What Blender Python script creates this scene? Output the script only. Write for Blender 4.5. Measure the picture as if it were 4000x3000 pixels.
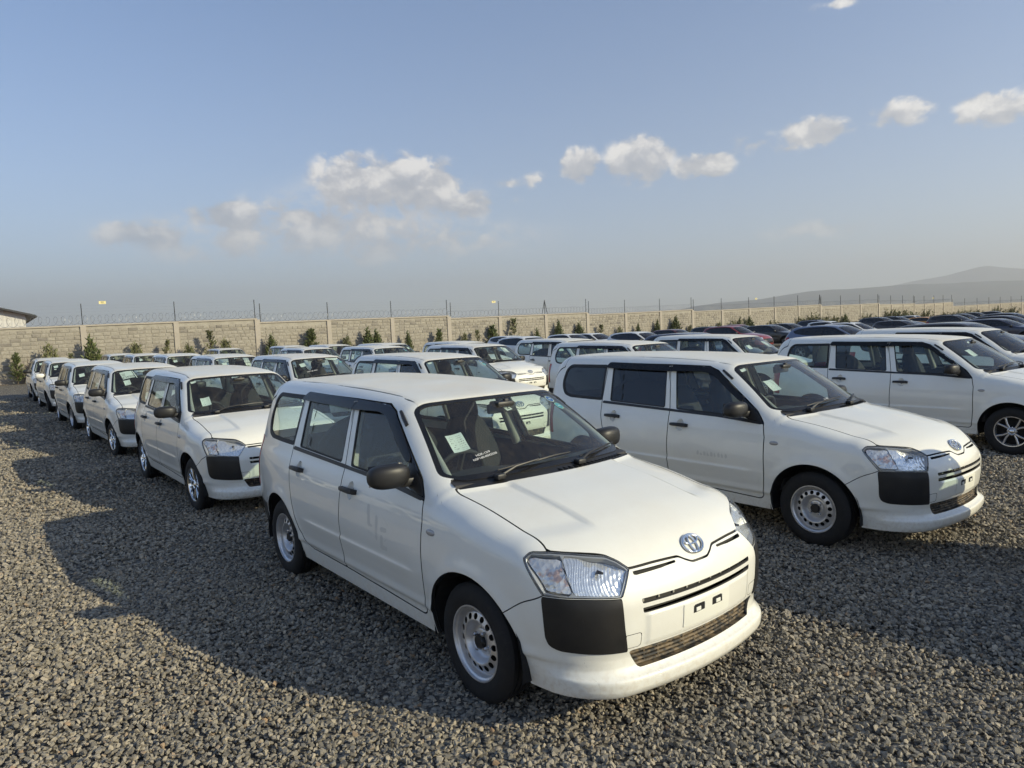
import bpy, bmesh, math, random
import numpy as np
from mathutils import Matrix, Vector

for _o in list(bpy.data.objects):
    bpy.data.objects.remove(_o, do_unlink=True)
SC = bpy.context.scene
COL = SC.collection
R = math.radians

# ------------------------------------------------------------------ camera
CAM_H = 1.8303
F_PX, PITCH, ROLL = 2743.9, R(4.4616), R(2.502)      # focal length in pixels of a 4000 px wide picture
_c, _s, _cr, _sr = math.cos(PITCH), math.sin(PITCH), math.cos(ROLL), math.sin(ROLL)
cam_data = bpy.data.cameras.new('camera')
cam_data.sensor_width = 36.0
cam_data.lens = F_PX / 4000 * 36.0
cam_data.clip_start = 0.05
cam_data.clip_end = 60000
cam = bpy.data.objects.new('camera', cam_data)
COL.objects.link(cam)
_right = Vector((_cr, -_s * _sr, -_c * _sr))
_up = Vector((_sr, _s * _cr, _c * _cr))
_fwd = Vector((0, _c, -_s))
cam.matrix_world = Matrix(((_right.x, _up.x, -_fwd.x, 0), (_right.y, _up.y, -_fwd.y, 0),
                           (_right.z, _up.z, -_fwd.z, CAM_H), (0, 0, 0, 1)))
SC.camera = cam

# ------------------------------------------------------------------ light
SUN_EL, SUN_AZ = R(23.8), R(-22.4)                    # direction towards the sun (azimuth from +x)
sun_dir = Vector((math.cos(SUN_EL) * math.cos(SUN_AZ), math.cos(SUN_EL) * math.sin(SUN_AZ), math.sin(SUN_EL)))
sd = bpy.data.lights.new('sun', 'SUN')
sd.energy = 3.65
sd.angle = R(0.55)
sd.color = (1.0, 0.90, 0.63)
sun = bpy.data.objects.new('sun', sd)
sun.rotation_euler = (-sun_dir).to_track_quat('-Z', 'Y').to_euler()
sun.location = (40, -20, 40)
COL.objects.link(sun)

SC.view_settings.view_transform = 'Standard'
SC.view_settings.look = 'None'
SC.view_settings.exposure = 0.78
SC.view_settings.gamma = 1.0
SC.view_settings.use_curve_mapping = False
SC.cycles.max_bounces = 10
SC.cycles.transparent_max_bounces = 24
SC.cycles.volume_bounces = 1
SC.cycles.caustics_reflective = False
SC.cycles.caustics_refractive = False
SC.cycles.sample_clamp_indirect = 6.0


# ------------------------------------------------------------------ node helper
class NT:
    """small wrapper to write node trees as expressions"""
    def __init__(self, tree):
        self.t = tree
        self.n = tree.nodes
        self.l = tree.links

    def new(self, kind, **kw):
        nd = self.n.new(kind)
        for k, v in kw.items():
            setattr(nd, k, v)
        return nd

    def put(self, sock, v):
        if isinstance(v, bpy.types.NodeSocket):
            self.l.new(v, sock)
        elif v is not None:
            if sock.type == 'RGBA' and not hasattr(v, '__len__'):
                v = (v, v, v, 1)
            elif sock.type == 'RGBA' and len(v) == 3:
                v = (*v, 1)
            sock.default_value = v

    def m(self, op, a, b=None, c=None, clamp=False):
        nd = self.new('ShaderNodeMath', operation=op, use_clamp=clamp)
        for i, v in enumerate((a, b, c)):
            if v is not None:
                self.put(nd.inputs[i], v)
        return nd.outputs[0]

    def vm(self, op, a, b=None):
        nd = self.new('ShaderNodeVectorMath', operation=op)
        self.put(nd.inputs[0], a)
        if b is not None:
            self.put(nd.inputs[3 if op == 'SCALE' else 1], b)
        return nd.outputs['Value'] if op in ('DOT_PRODUCT', 'LENGTH', 'DISTANCE') else nd.outputs[0]

    def mix(self, f, a, b, blend='MIX'):
        nd = self.new('ShaderNodeMix', data_type='RGBA', blend_type=blend)
        self.put(nd.inputs[0], f)
        self.put(nd.inputs[6], a)
        self.put(nd.inputs[7], b)
        return nd.outputs[2]

    def noise(self, vec, scale, detail=4, rough=.55, dist=0.0, out='Fac', dim='3D'):
        nd = self.new('ShaderNodeTexNoise', noise_dimensions=dim)
        if vec is not None:
            self.put(nd.inputs['Vector'], vec)
        nd.inputs['Scale'].default_value = scale
        nd.inputs['Detail'].default_value = detail
        nd.inputs['Roughness'].default_value = rough
        nd.inputs['Distortion'].default_value = dist
        return nd.outputs[out]

    def voro(self, vec, scale, feature='F1', out='Distance', rnd=1.0):
        nd = self.new('ShaderNodeTexVoronoi', feature=feature)
        if vec is not None:
            self.put(nd.inputs['Vector'], vec)
        nd.inputs['Scale'].default_value = scale
        nd.inputs['Randomness'].default_value = rnd
        return nd.outputs[out]

    def ramp(self, f, stops, interp='LINEAR'):
        nd = self.new('ShaderNodeValToRGB')
        cr = nd.color_ramp
        cr.interpolation = interp
        while len(cr.elements) < len(stops):
            cr.elements.new(0.5)
        for e, (p, c) in zip(cr.elements, stops):
            e.position = p
            e.color = (*c, 1) if hasattr(c, '__len__') else (c, c, c, 1)
        self.put(nd.inputs[0], f)
        return nd.outputs[0]

    def sst(self, x, a, b):
        nd = self.new('ShaderNodeMapRange', interpolation_type='SMOOTHSTEP')
        self.put(nd.inputs[0], x)
        nd.inputs[1].default_value = a
        nd.inputs[2].default_value = b
        nd.inputs[3].default_value = 0
        nd.inputs[4].default_value = 1
        return nd.outputs[0]

    def sep(self, v):
        nd = self.new('ShaderNodeSeparateXYZ')
        self.put(nd.inputs[0], v)
        return nd.outputs

    def comb(self, x, y, z):
        nd = self.new('ShaderNodeCombineXYZ')
        for s, v in zip(nd.inputs, (x, y, z)):
            self.put(s, v)
        return nd.outputs[0]

    def bump(self, h, strength=.3, dist=.01, normal=None):
        nd = self.new('ShaderNodeBump')
        nd.inputs['Strength'].default_value = strength
        nd.inputs['Distance'].default_value = dist
        self.put(nd.inputs['Height'], h)
        if normal is not None:
            self.put(nd.inputs['Normal'], normal)
        return nd.outputs[0]


MATS = {}


def mat(name, col=(.5, .5, .5), rough=.5, metal=0.0, build=None, coat=0.0, coat_rough=.05, ior=1.5, spec=.5):
    """Principled material; build(nt, bsdf) may add procedural detail"""
    m = bpy.data.materials.new(name)
    m.use_nodes = True
    nt = NT(m.node_tree)
    b = m.node_tree.nodes['Principled BSDF']
    nt.put(b.inputs['Base Color'], col)
    b.inputs['Roughness'].default_value = rough
    b.inputs['Metallic'].default_value = metal
    b.inputs['IOR'].default_value = ior
    b.inputs['Specular IOR Level'].default_value = spec
    b.inputs['Coat Weight'].default_value = coat
    b.inputs['Coat Roughness'].default_value = coat_rough
    if build:
        build(nt, b)
    MATS[name] = m
    return m


# ------------------------------------------------------------------ sky
world = bpy.data.worlds.new('World')
SC.world = world
world.use_nodes = True
WT = NT(world.node_tree)
WT.n.clear()


def px_dir(px, py):
    """direction of a pixel of the 4000 x 3000 photograph"""
    xr, ur = (px - 2000) / F_PX, (1500 - py) / F_PX
    return (_right * xr + _up * ur + _fwd).normalized()


def px_az_el(px, py):
    d = px_dir(px, py)
    return math.atan2(d.x, d.y), math.asin(d.z)


def build_sky():
    w = WT
    sky = w.new('ShaderNodeTexSky', sky_type='NISHITA')
    sky.sun_disc = False
    sky.sun_elevation = SUN_EL
    sky.sun_rotation = math.atan2(sun_dir.x, sun_dir.y)
    sky.altitude = 1600
    sky.air_density = 1.0
    sky.dust_density = 1.2
    sky.ozone_density = 1.2
    tc = w.new('ShaderNodeTexCoord')
    d = w.vm('NORMALIZE', tc.outputs['Generated'])
    x, y, z = w.sep(d)
    az = w.m('ARCTAN2', x, y)
    el = w.m('ARCSINE', z)
    uv = w.comb(az, el, 0.0)
    base = w.mix(w.sst(el, .62, .10), w.mix(1.0, sky.outputs[0], (.72, .90, 1.07), 'MULTIPLY'),
                 w.mix(1.0, sky.outputs[0], (.92, .92, .97), 'MULTIPLY'))
    # clouds: ellipses in (azimuth, elevation), broken up by noise
    clouds = [(1540, 720, 270, 115, 1.05), (1340, 690, 120, 95, .95), (1620, 690, 120, 70, .9), (1790, 800, 150, 60, .75), (1900, 790, 110, 26, .5), (890, 840, 160, 55, .85), (570, 920, 180, 58, .88),
              (1250, 880, 400, 110, .60), (1550, 940, 430, 85, .45), (1050, 950, 420, 80, .34), (1420, 1010, 300, 50, .26), (830, 1000, 220, 30, .24),
              (2262, 640, 80, 66, 1.0), (2095, 705, 55, 32, .62), (2495, 625, 130, 95, 1.05), (2745, 648, 120, 55, .95), 
              (3190, 512, 130, 58, 1.0), (3075, 580, 70, 36, .42), (3515, 440, 120, 60, .85), (3880, 430, 160, 72, .92), (4090, 390, 160, 66, .85),
              (3270, 15, 90, 22, .6), (3180, 900, 200, 40, .36), (2950, 560, 90, 40, .36), (1990, 715, 50, 20, .34)]
    inside = w.m('MULTIPLY', w.m('LESS_THAN', w.m('ABSOLUTE', w.m('SUBTRACT', el, .22)), .22), w.m('LESS_THAN', w.m('ABSOLUTE', w.m('SUBTRACT', az, .1)), 1.0))
    n1 = w.noise(w.vm('MULTIPLY', uv, (1.0, 1.35, 1.0)), 24.0, 8, .60, .3)
    n2 = w.noise(w.vm('MULTIPLY', w.vm('ADD', uv, (.018, .026, 0)), (1.0, 1.35, 1.0)), 24.0, 5, .56, .3)
    tot = None
    vert = None
    for i, (px, py, rx, ry, s) in enumerate(clouds):
        a0, e0 = px_az_el(px, py)
        a1, _ = px_az_el(px + rx, py)
        _, e1 = px_az_el(px, py - ry)
        ra, re = abs(a1 - a0), abs(e1 - e0)
        ma = w.new('ShaderNodeVectorMath', operation='MULTIPLY_ADD')
        w.put(ma.inputs[0], uv)
        ma.inputs[1].default_value = (1 / ra, 1 / re, 0)
        ma.inputs[2].default_value = (-a0 / ra, -e0 / re, 0)
        v_ = ma.outputs[0]
        ln = w.vm('LENGTH', v_)
        k = w.m('MULTIPLY_ADD', ln, -s, 1.25 * s)
        tot = k if tot is None else w.m('SMOOTH_MAX', tot, k, .2)
        if ry > 50 and s > .7:
            dy = w.sep(v_)[1]
            v = w.m('MULTIPLY', w.m('SUBTRACT', 1.3, ln, clamp=True), dy)
            vert = v if vert is None else w.m('ADD', vert, v)
    dens = w.m('ADD', w.m('MULTIPLY', tot, .75), w.m('MULTIPLY', w.m('SUBTRACT', n1, .5), 2.3))
    cover = w.m('MULTIPLY', w.sst(dens, -.02, .42), w.sst(tot, -.12, .34))
    lit = w.m('ADD', w.m('ADD', .44, w.m('MULTIPLY', w.m('SUBTRACT', n1, n2), 2.4)), w.m('MULTIPLY', vert, .55), clamp=True)
    ccol = w.ramp(lit, CLOUD_STOPS)
    ccol = w.mix(1.0, ccol, CLOUD_GAIN, 'MULTIPLY')
    fade = w.m('MULTIPLY', cover, w.sst(el, .005, .2))
    veil = None
    for (px, py, rx, ry, s) in ((1450, 850, 620, 230, .85), (850, 930, 620, 130, .7), (1900, 930, 420, 110, .4)):
        a0, e0 = px_az_el(px, py)
        a1, _ = px_az_el(px + rx, py)
        _, e1 = px_az_el(px, py - ry)
        ma = w.new('ShaderNodeVectorMath', operation='MULTIPLY_ADD')
        w.put(ma.inputs[0], uv)
        ma.inputs[1].default_value = (1 / abs(a1 - a0), 1 / abs(e1 - e0), 0)
        ma.inputs[2].default_value = (-a0 / abs(a1 - a0), -e0 / abs(e1 - e0), 0)
        k = w.m('MULTIPLY', w.sst(w.vm('LENGTH', ma.outputs[0]), 1.0, .1), s)
        veil = k if veil is None else w.m('MAXIMUM', veil, k)
    veil = w.m('MULTIPLY', veil, w.sst(n1, .30, .62), clamp=True)
    base2 = w.mix(w.m('MULTIPLY', veil, .9), base, w.mix(1.0, (.88, .86, .84), CLOUD_GAIN, 'MULTIPLY'))
    out = w.mix(w.m('MULTIPLY', fade, .90), base2, ccol)
    bg0 = w.new('ShaderNodeBackground')
    w.put(bg0.inputs[0], base)
    bg0.inputs[1].default_value = SKY_STRENGTH
    bg = w.new('ShaderNodeBackground')
    w.put(bg.inputs[0], out)
    bg.inputs[1].default_value = SKY_STRENGTH
    mx = w.new('ShaderNodeMixShader')
    w.put(mx.inputs[0], inside)
    w.l.new(bg0.outputs[0], mx.inputs[1])
    w.l.new(bg.outputs[0], mx.inputs[2])
    o = w.new('ShaderNodeOutputWorld')
    w.l.new(mx.outputs[0], o.inputs[0])


CLOUD_STOPS = [(0.0, (.41, .425, .47)), (.45, (.56, .555, .57)), (.8, (.87, .83, .78)), (1.0, (1.0, .95, .88))]
CLOUD_GAIN = (6.9, 6.9, 6.9)
SKY_STRENGTH = 0.103
HAZE_DENSITY = 1.5e-4
build_sky()
# ------------------------------------------------------------------ mesh helpers
def link(o, parent=None):
    COL.objects.link(o)
    if parent is not None:
        o.parent = parent
    return o


def mesh_from(name, V, Fc, material=None, N=None, smooth=False, mi=None):
    me = bpy.data.meshes.new(name)
    me.from_pydata([tuple(map(float, v)) for v in V], [], [tuple(int(i) for i in f) for f in Fc])
    mats_ = material if isinstance(material, (list, tuple)) else [material]
    for q in mats_:
        if q is not None:
            me.materials.append(MATS[q] if isinstance(q, str) else q)
    if smooth or N is not None:
        me.polygons.foreach_set('use_smooth', [True] * len(me.polygons))
    if mi is not None:
        me.polygons.foreach_set('material_index', mi)
    me.update()
    if N is not None:
        me.normals_split_custom_set_from_vertices([tuple(map(float, n)) for n in N])
    return me


def ob(name, me, parent=None, loc=None, rot=None, scale=None):
    o = bpy.data.objects.new(name, me)
    if loc is not None:
        o.location = loc
    if rot is not None:
        o.rotation_euler = rot
    if scale is not None:
        o.scale = scale
    return link(o, parent)


def tag(o, label, cat=None, group=None, kind=None):
    if label:
        o['label'] = label
    if cat:
        o['category'] = cat
    if group:
        o['group'] = group
    if kind:
        o['kind'] = kind
    return o


def gz(x, y):
    """height of the ground: the lot falls a little towards its far right"""
    lat, lon = .788 * x + .616 * y, -.616 * x + .788 * y
    t = min(1.0, max(0.0, (lat - 24) / 20)) if lon < 200 else 0.0
    return -.22 * t * t * (3 - 2 * t)


class B:
    """collects simple shapes into one mesh"""
    def __init__(self):
        self.V = []
        self.F = []

    def add(self, V, Fc):
        n = len(self.V)
        self.V += [tuple(v) for v in V]
        self.F += [tuple(i + n for i in f) for f in Fc]
        return self

    def box(self, c, s, rot=None, bevel=0.0):
        hx, hy, hz = s[0] / 2, s[1] / 2, s[2] / 2
        if bevel <= 0:
            V = [Vector((x, y, z)) for x in (-hx, hx) for y in (-hy, hy) for z in (-hz, hz)]
            Fc = [(0, 1, 3, 2), (4, 6, 7, 5), (0, 4, 5, 1), (2, 3, 7, 6), (0, 2, 6, 4), (1, 5, 7, 3)]
        else:
            bm = bmesh.new()
            bmesh.ops.create_cube(bm, size=1.0)
            for v in bm.verts:
                v.co = Vector((v.co.x * s[0], v.co.y * s[1], v.co.z * s[2]))
            bmesh.ops.bevel(bm, geom=bm.edges[:], offset=bevel, segments=2, profile=.5, affect='EDGES')
            bm.verts.index_update()
            V = [v.co.copy() for v in bm.verts]
            Fc = [tuple(v.index for v in f.verts) for f in bm.faces]
            bm.free()
        M = rot.to_matrix() if rot is not None and hasattr(rot, 'to_matrix') else None
        V = [(M @ v if M else v) + Vector(c) for v in V]
        return self.add(V, Fc)

    def tube(self, pts, r, n=8, close=False, caps=True):
        pts = [Vector(p) for p in pts]
        rs = r if hasattr(r, '__len__') else [r] * len(pts)
        V, Fc = [], []
        m = len(pts)
        prev = None
        for i, p in enumerate(pts):
            if close:
                t = (pts[(i + 1) % m] - pts[i - 1]).normalized()
            else:
                t = (pts[min(i + 1, m - 1)] - pts[max(i - 1, 0)]).normalized()
            if prev is None:
                a = t.orthogonal().normalized()
            else:
                a = (prev - t * prev.dot(t)).normalized()
            prev = a
            b = t.cross(a)
            for k in range(n):
                an = 2 * math.pi * k / n
                V.append(p + (a * math.cos(an) + b * math.sin(an)) * rs[i])
        for i in range(m if close else m - 1):
            for k in range(n):
                j = (i + 1) % m
                Fc.append((i * n + k, i * n + (k + 1) % n, j * n + (k + 1) % n, j * n + k))
        if caps and not close:
            Fc.append(tuple(range(n - 1, -1, -1)))
            Fc.append(tuple((m - 1) * n + k for k in range(n)))
        return self.add(V, Fc)

    def lathe(self, prof, n=32, axis='y', c=(0, 0, 0)):
        """prof: list of (radius, axial)"""
        V, Fc = [], []
        for (r, a) in prof:
            for k in range(n):
                t = 2 * math.pi * k / n
                if axis == 'y':
                    V.append((c[0] + r * math.cos(t), c[1] + a, c[2] + r * math.sin(t)))
                elif axis == 'z':
                    V.append((c[0] + r * math.cos(t), c[1] + r * math.sin(t), c[2] + a))
                else:
                    V.append((c[0] + a, c[1] + r * math.cos(t), c[2] + r * math.sin(t)))
        for i in range(len(prof) - 1):
            for k in range(n):
                Fc.append((i * n + k, i * n + (k + 1) % n, (i + 1) * n + (k + 1) % n, (i + 1) * n + k))
        return self.add(V, Fc)

    def mesh(self, name, material, smooth=False, flat_angle=None):
        me = mesh_from(name, self.V, self.F, material, smooth=smooth)
        if smooth and flat_angle:
            bm = bmesh.new()
            bm.from_mesh(me)
            bmesh.ops.remove_doubles(bm, verts=bm.verts, dist=1e-5)
            bmesh.ops.recalc_face_normals(bm, faces=bm.faces)
            for e in bm.edges:
                if len(e.link_faces) == 2 and e.calc_face_angle(0) > flat_angle:
                    e.smooth = False
            bm.to_mesh(me)
            bm.free()
        return me


def superell(c, a, e=2.6, n=24, m=14, rot=None):
    V, Fc = [], []

    def sp(v, p):
        return math.copysign(abs(v) ** p, v)
    for i in range(m + 1):
        ph = -math.pi / 2 + math.pi * i / m
        for k in range(n):
            th = 2 * math.pi * k / n
            p = 2 / e
            v = Vector((a[0] * sp(math.cos(ph), p) * sp(math.cos(th), p), a[1] * sp(math.cos(ph), p) * sp(math.sin(th), p), a[2] * sp(math.sin(ph), p)))
            if rot:
                v = rot @ v
            V.append(v + Vector(c))
    for i in range(m):
        for k in range(n):
            Fc.append((i * n + k, i * n + (k + 1) % n, (i + 1) * n + (k + 1) % n, (i + 1) * n + k))
    return V, Fc


def text_mesh(name, txt, size, material, align='CENTER'):
    cu = bpy.data.curves.new(name, 'FONT')
    cu.body = txt
    cu.size = size
    cu.align_x = align
    cu.align_y = 'CENTER'
    cu.resolution_u = 3
    o = bpy.data.objects.new(name, cu)
    COL.objects.link(o)
    dg = bpy.context.evaluated_depsgraph_get()
    me = bpy.data.meshes.new_from_object(o.evaluated_get(dg))
    bpy.data.objects.remove(o, do_unlink=True)
    bpy.data.curves.remove(cu)
    me.materials.clear()
    me.materials.append(MATS[material])
    me.name = name
    return me


# ------------------------------------------------------------------ scalar functions
def pch(xs, ys):
    xs = np.array(xs, float)
    ys = np.array(ys, float)
    h = np.diff(xs)
    d = np.diff(ys) / h
    m = np.zeros_like(ys)
    m[0], m[-1] = d[0], d[-1]
    for i in range(1, len(xs) - 1):
        m[i] = 0 if d[i - 1] * d[i] <= 0 else (3 * (h[i - 1] + h[i])) / ((2 * h[i] + h[i - 1]) / d[i - 1] + (h[i] + 2 * h[i - 1]) / d[i])

    def f(x):
        x = np.clip(x, xs[0], xs[-1])
        i = np.clip(np.searchsorted(xs, x) - 1, 0, len(h) - 1)
        t = (x - xs[i]) / h[i]
        t2 = t * t
        t3 = t2 * t
        return (2 * t3 - 3 * t2 + 1) * ys[i] + (t3 - 2 * t2 + t) * h[i] * m[i] + (-2 * t3 + 3 * t2) * ys[i + 1] + (t3 - t2) * h[i] * m[i + 1]
    return f


def smax(a, b, k):
    h = np.maximum(k - np.abs(a - b), 0) / k
    return np.maximum(a, b) + h * h * k * .25


def sstep(x, a, b):
    t = np.clip((x - a) / (b - a), 0, 1)
    return t * t * (3 - 2 * t)


def sdpoly(p, verts):
    """signed distance to polygon, positive inside; p (n,2)"""
    v = np.array(verts, float)
    n = len(v)
    d = np.full(len(p), 1e9)
    ins = np.zeros(len(p), bool)
    for i in range(n):
        a, b = v[i], v[(i + 1) % n]
        e = b - a
        w = p - a
        t = np.clip((w @ e) / max(e @ e, 1e-12), 0, 1)
        q = w - t[:, None] * e
        d = np.minimum(d, (q * q).sum(1))
        c = ((a[1] > p[:, 1]) != (b[1] > p[:, 1]))
        with np.errstate(divide='ignore', invalid='ignore'):
            xx = (b[0] - a[0]) * (p[:, 1] - a[1]) / (b[1] - a[1] if b[1] != a[1] else 1e-12) + a[0]
        ins ^= (c & (p[:, 0] < xx))
    d = np.sqrt(d)
    return np.where(ins, d, -d)


def rnd(pts, r, seg=4):
    """round the corners of a polygon"""
    out = []
    n = len(pts)
    P = [Vector((p[0], p[1])) for p in pts]
    for i in range(n):
        a, b, c = P[i - 1], P[i], P[(i + 1) % n]
        rr = pts[i][2] if len(pts[i]) > 2 else r
        u, v = (a - b), (c - b)
        lu, lv = u.length, v.length
        k = min(rr, lu * .45, lv * .45)
        p0, p1 = b + u / lu * k, b + v / lv * k
        for j in range(seg + 1):
            t = j / seg
            q = p0 * (1 - t) ** 2 + b * 2 * t * (1 - t) + p1 * t * t
            out.append((q.x, q.y))
    return out


# ------------------------------------------------------------------ car body surface: sampled implicit shape, cut into panels
class HM:
    """half mesh: vertices (x forward, y outward >= 0, z up), polygons, seam flags"""
    def __init__(self, V, Fc, S):
        self.V, self.F, self.S = V, Fc, S


def clip(m, g):
    ins = (g >= 0).tolist()
    gl = g
    cache = {}
    A, Bx, T = [], [], []
    n0 = len(m.V)
    out = []
    for f in m.F:
        fl = [ins[i] for i in f]
        if all(fl):
            out.append(f)
            continue
        if not any(fl):
            continue
        poly = []
        k = len(f)
        for q in range(k):
            a, b = f[q], f[(q + 1) % k]
            if fl[q]:
                poly.append(a)
            if fl[q] != fl[(q + 1) % k]:
                key = (a, b) if a < b else (b, a)
                idx = cache.get(key)
                if idx is None:
                    idx = n0 + len(A)
                    cache[key] = idx
                    A.append(key[0])
                    Bx.append(key[1])
                poly.append(idx)
        if len(poly) >= 3:
            out.append(poly)
    if not A:
        return HM(m.V, out, m.S)
    A = np.array(A)
    Bx = np.array(Bx)
    t = (gl[A] / (gl[A] - gl[Bx]))[:, None]
    V = np.concatenate([m.V, m.V[A] * (1 - t) + m.V[Bx] * t])
    S = np.concatenate([m.S, m.S[A] & m.S[Bx]])
    return HM(V, out, S)


def compact(m):
    used = sorted({i for f in m.F for i in f})
    mp = {u: i for i, u in enumerate(used)}
    u = np.array(used, int)
    return HM(m.V[u] if len(u) else np.zeros((0, 3)), [[mp[i] for i in f] for f in m.F], m.S[u] if len(u) else np.zeros(0, bool))


class Body:
    def __init__(self, F, xr, zr, ymax, front_x, rear_x, split_z, step, top_lo=.6):
        self.Fn = F
        self.patches = []
        sx, sy, sz = step

        def solve(fn, lo, hi, n):
            lo = np.full(n, lo, float)
            hi = np.full(n, hi, float)
            ok = fn(lo) < 0
            for _ in range(34):
                mid = (lo + hi) / 2
                neg = fn(mid) < 0
                lo = np.where(neg, mid, lo)
                hi = np.where(neg, hi, mid)
            return (lo + hi) / 2, ok

        def grid(a, b):
            Aa, Bb = np.meshgrid(a, b, indexing='ij')
            return Aa.ravel(), Bb.ravel(), len(a), len(b)

        def build(P, ok, na, nb, flip):
            Fc = []
            okl = ok.tolist()
            for i in range(na - 1):
                for j in range(nb - 1):
                    q = [i * nb + j, (i + 1) * nb + j, (i + 1) * nb + j + 1, i * nb + j + 1]
                    if okl[q[0]] and okl[q[1]] and okl[q[2]] and okl[q[3]]:
                        Fc.append(q[::-1] if flip else q)
            return HM(P, Fc, np.zeros(len(P), bool))
        X = np.linspace(xr[0], xr[1], int((xr[1] - xr[0]) / sx) + 1)
        Zs = np.linspace(zr[0], zr[1], int((zr[1] - zr[0]) / sz) + 1)
        Ys = np.linspace(0, ymax, int(ymax / sy) + 1)
        a, b, na, nb = grid(X, Zs)
        y, ok = solve(lambda t: F(a, t, b), 1e-4, 1.4, len(a))
        side = build(np.stack([a, y, b], 1), ok, na, nb, True)
        a, b, na, nb = grid(X, Ys)
        z, ok = solve(lambda t: F(a, b, t), top_lo, 2.2, len(a))
        top = build(np.stack([a, b, z], 1), ok, na, nb, False)
        Zf = np.linspace(zr[0], zr[1], int((zr[1] - zr[0]) / (sz * .8)) + 1)
        Yf = np.linspace(0, ymax, int(ymax / (sy * .6)) + 1)
        a, b, na, nb = grid(Yf, Zf)
        x, ok = solve(lambda t: F(t, a, b), front_x, front_x + 1.2, len(a))
        front = build(np.stack([x, a, b], 1), ok, na, nb, False)
        a, b, na, nb = grid(Ys, Zs)
        x, ok = solve(lambda t: F(-t, a, b), -rear_x, -rear_x + 1.2, len(a))
        rear = build(np.stack([-x, a, b], 1), ok, na, nb, True)
        for kind, m in (('side', side), ('top', top), ('front', front), ('rear', rear)):
            m = compact(m)
            n = self.grad(m.V)
            x, y, z = m.V.T
            nx, ny, nz = n[:, 0], n[:, 1], np.where(m.V[:, 2] > split_z, n[:, 2], -1)
            gs = ny - np.maximum(nz, np.abs(nx))
            gt = nz - np.maximum(ny, np.abs(nx))
            gf = nx - np.maximum(ny, nz)
            gr = -nx - np.maximum(ny, nz)
            g = dict(side=gs, top=gt, front=gf, rear=gr)[kind]
            k = len(m.V)
            c = clip(m, g)
            c.S[k:] = True
            c = compact(c)
            # pull cut vertices back on the surface
            nn = self.grad(c.V)
            c.V = c.V - nn * self.Fn(c.V[:, 0], c.V[:, 1], c.V[:, 2])[:, None]
            self.patches.append(c)

    def grad(self, P, h=2e-4):
        x, y, z = P.T
        F = self.Fn
        n = np.stack([F(x + h, y, z) - F(x - h, y, z), F(x, y + h, z) - F(x, y - h, z), F(x, y, z + h) - F(x, y, z - h)], 1)
        return n / np.maximum(np.linalg.norm(n, axis=1, keepdims=True), 1e-12)

    def cut(self, ms, g, gap=0.0):
        """split a list of half meshes by g>0: (inside, outside)"""
        i, o = [], []
        for m in ms:
            if not m.F:
                continue
            v = g(m.V)
            if (v < 0).all():
                o.append(m)
                continue
            a = clip(m, v - gap)
            c = clip(m, -v - gap)
            if a.F:
                i.append(compact(a))
            if c.F:
                o.append(compact(c))
        return i, o

    def part(self, name, ms, material, sides='both', skirt=0.012, off=0.0, gapm=None):
        """half meshes -> mesh data. sides: both (one mesh), R, L"""
        VV, FF, NN = [], [], []
        MI = []
        base = 0
        for m in ms:
            if not m.F:
                continue
            n = self.grad(m.V)
            n[np.abs(m.V[:, 1]) < 1e-3, 1] = 0
            n /= np.maximum(np.linalg.norm(n, axis=1, keepdims=True), 1e-9)
            o = off(m.V) if callable(off) else np.full(len(m.V), off)
            V = m.V + n * o[:, None]
            Fc = [list(f) for f in m.F]
            nface = len(Fc)
            vs, ns = [V], [n]
            if skirt:
                cnt = {}
                for f in m.F:
                    for q in range(len(f)):
                        a, b = f[q], f[(q + 1) % len(f)]
                        k = (a, b) if a < b else (b, a)
                        cnt[k] = None if k in cnt else (a, b)
                ed = [e for e in cnt.values() if e is not None]
                ed = [(a, b) for a, b in ed if not (m.S[a] and m.S[b]) and not (m.V[a, 1] < 1e-3 and m.V[b, 1] < 1e-3)]
                if ed:
                    ea = np.array(ed)
                    A, Bv = V[ea[:, 0]], V[ea[:, 1]]
                    A2, B2 = A - n[ea[:, 0]] * skirt, Bv - n[ea[:, 1]] * skirt
                    sn = np.cross(Bv - A, n[ea[:, 0]])
                    sn /= np.maximum(np.linalg.norm(sn, axis=1, keepdims=True), 1e-12)
                    k0 = len(V)
                    E = len(ed)
                    vs += [A, Bv, B2, A2]
                    ns += [sn * .8 + n[ea[:, 0]] * .6, sn * .8 + n[ea[:, 1]] * .6, sn, sn]
                    Fc += [[k0 + E + i, k0 + i, k0 + 3 * E + i, k0 + 2 * E + i] for i in range(E)]
            V = np.concatenate(vs)
            n = np.concatenate(ns)
            for sgn in ((-1, 1) if sides == 'both' else ((-1,) if sides == 'R' else (1,))):
                W = V.copy()
                W[:, 1] *= sgn
                M = n.copy()
                M[:, 1] *= sgn
                VV.append(W)
                NN.append(M)
                # input polygons are counter-clockwise seen from outside for y>0 as the left side
                FF += [[i + base for i in (f if sgn > 0 else f[::-1])] for f in Fc]
                MI += [0] * nface + [1 if gapm else 0] * (len(Fc) - nface)
                base += len(W)
        if not VV:
            return None
        return mesh_from(name, np.concatenate(VV), FF, [material, gapm] if gapm else material, N=np.concatenate(NN), mi=MI)
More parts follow.
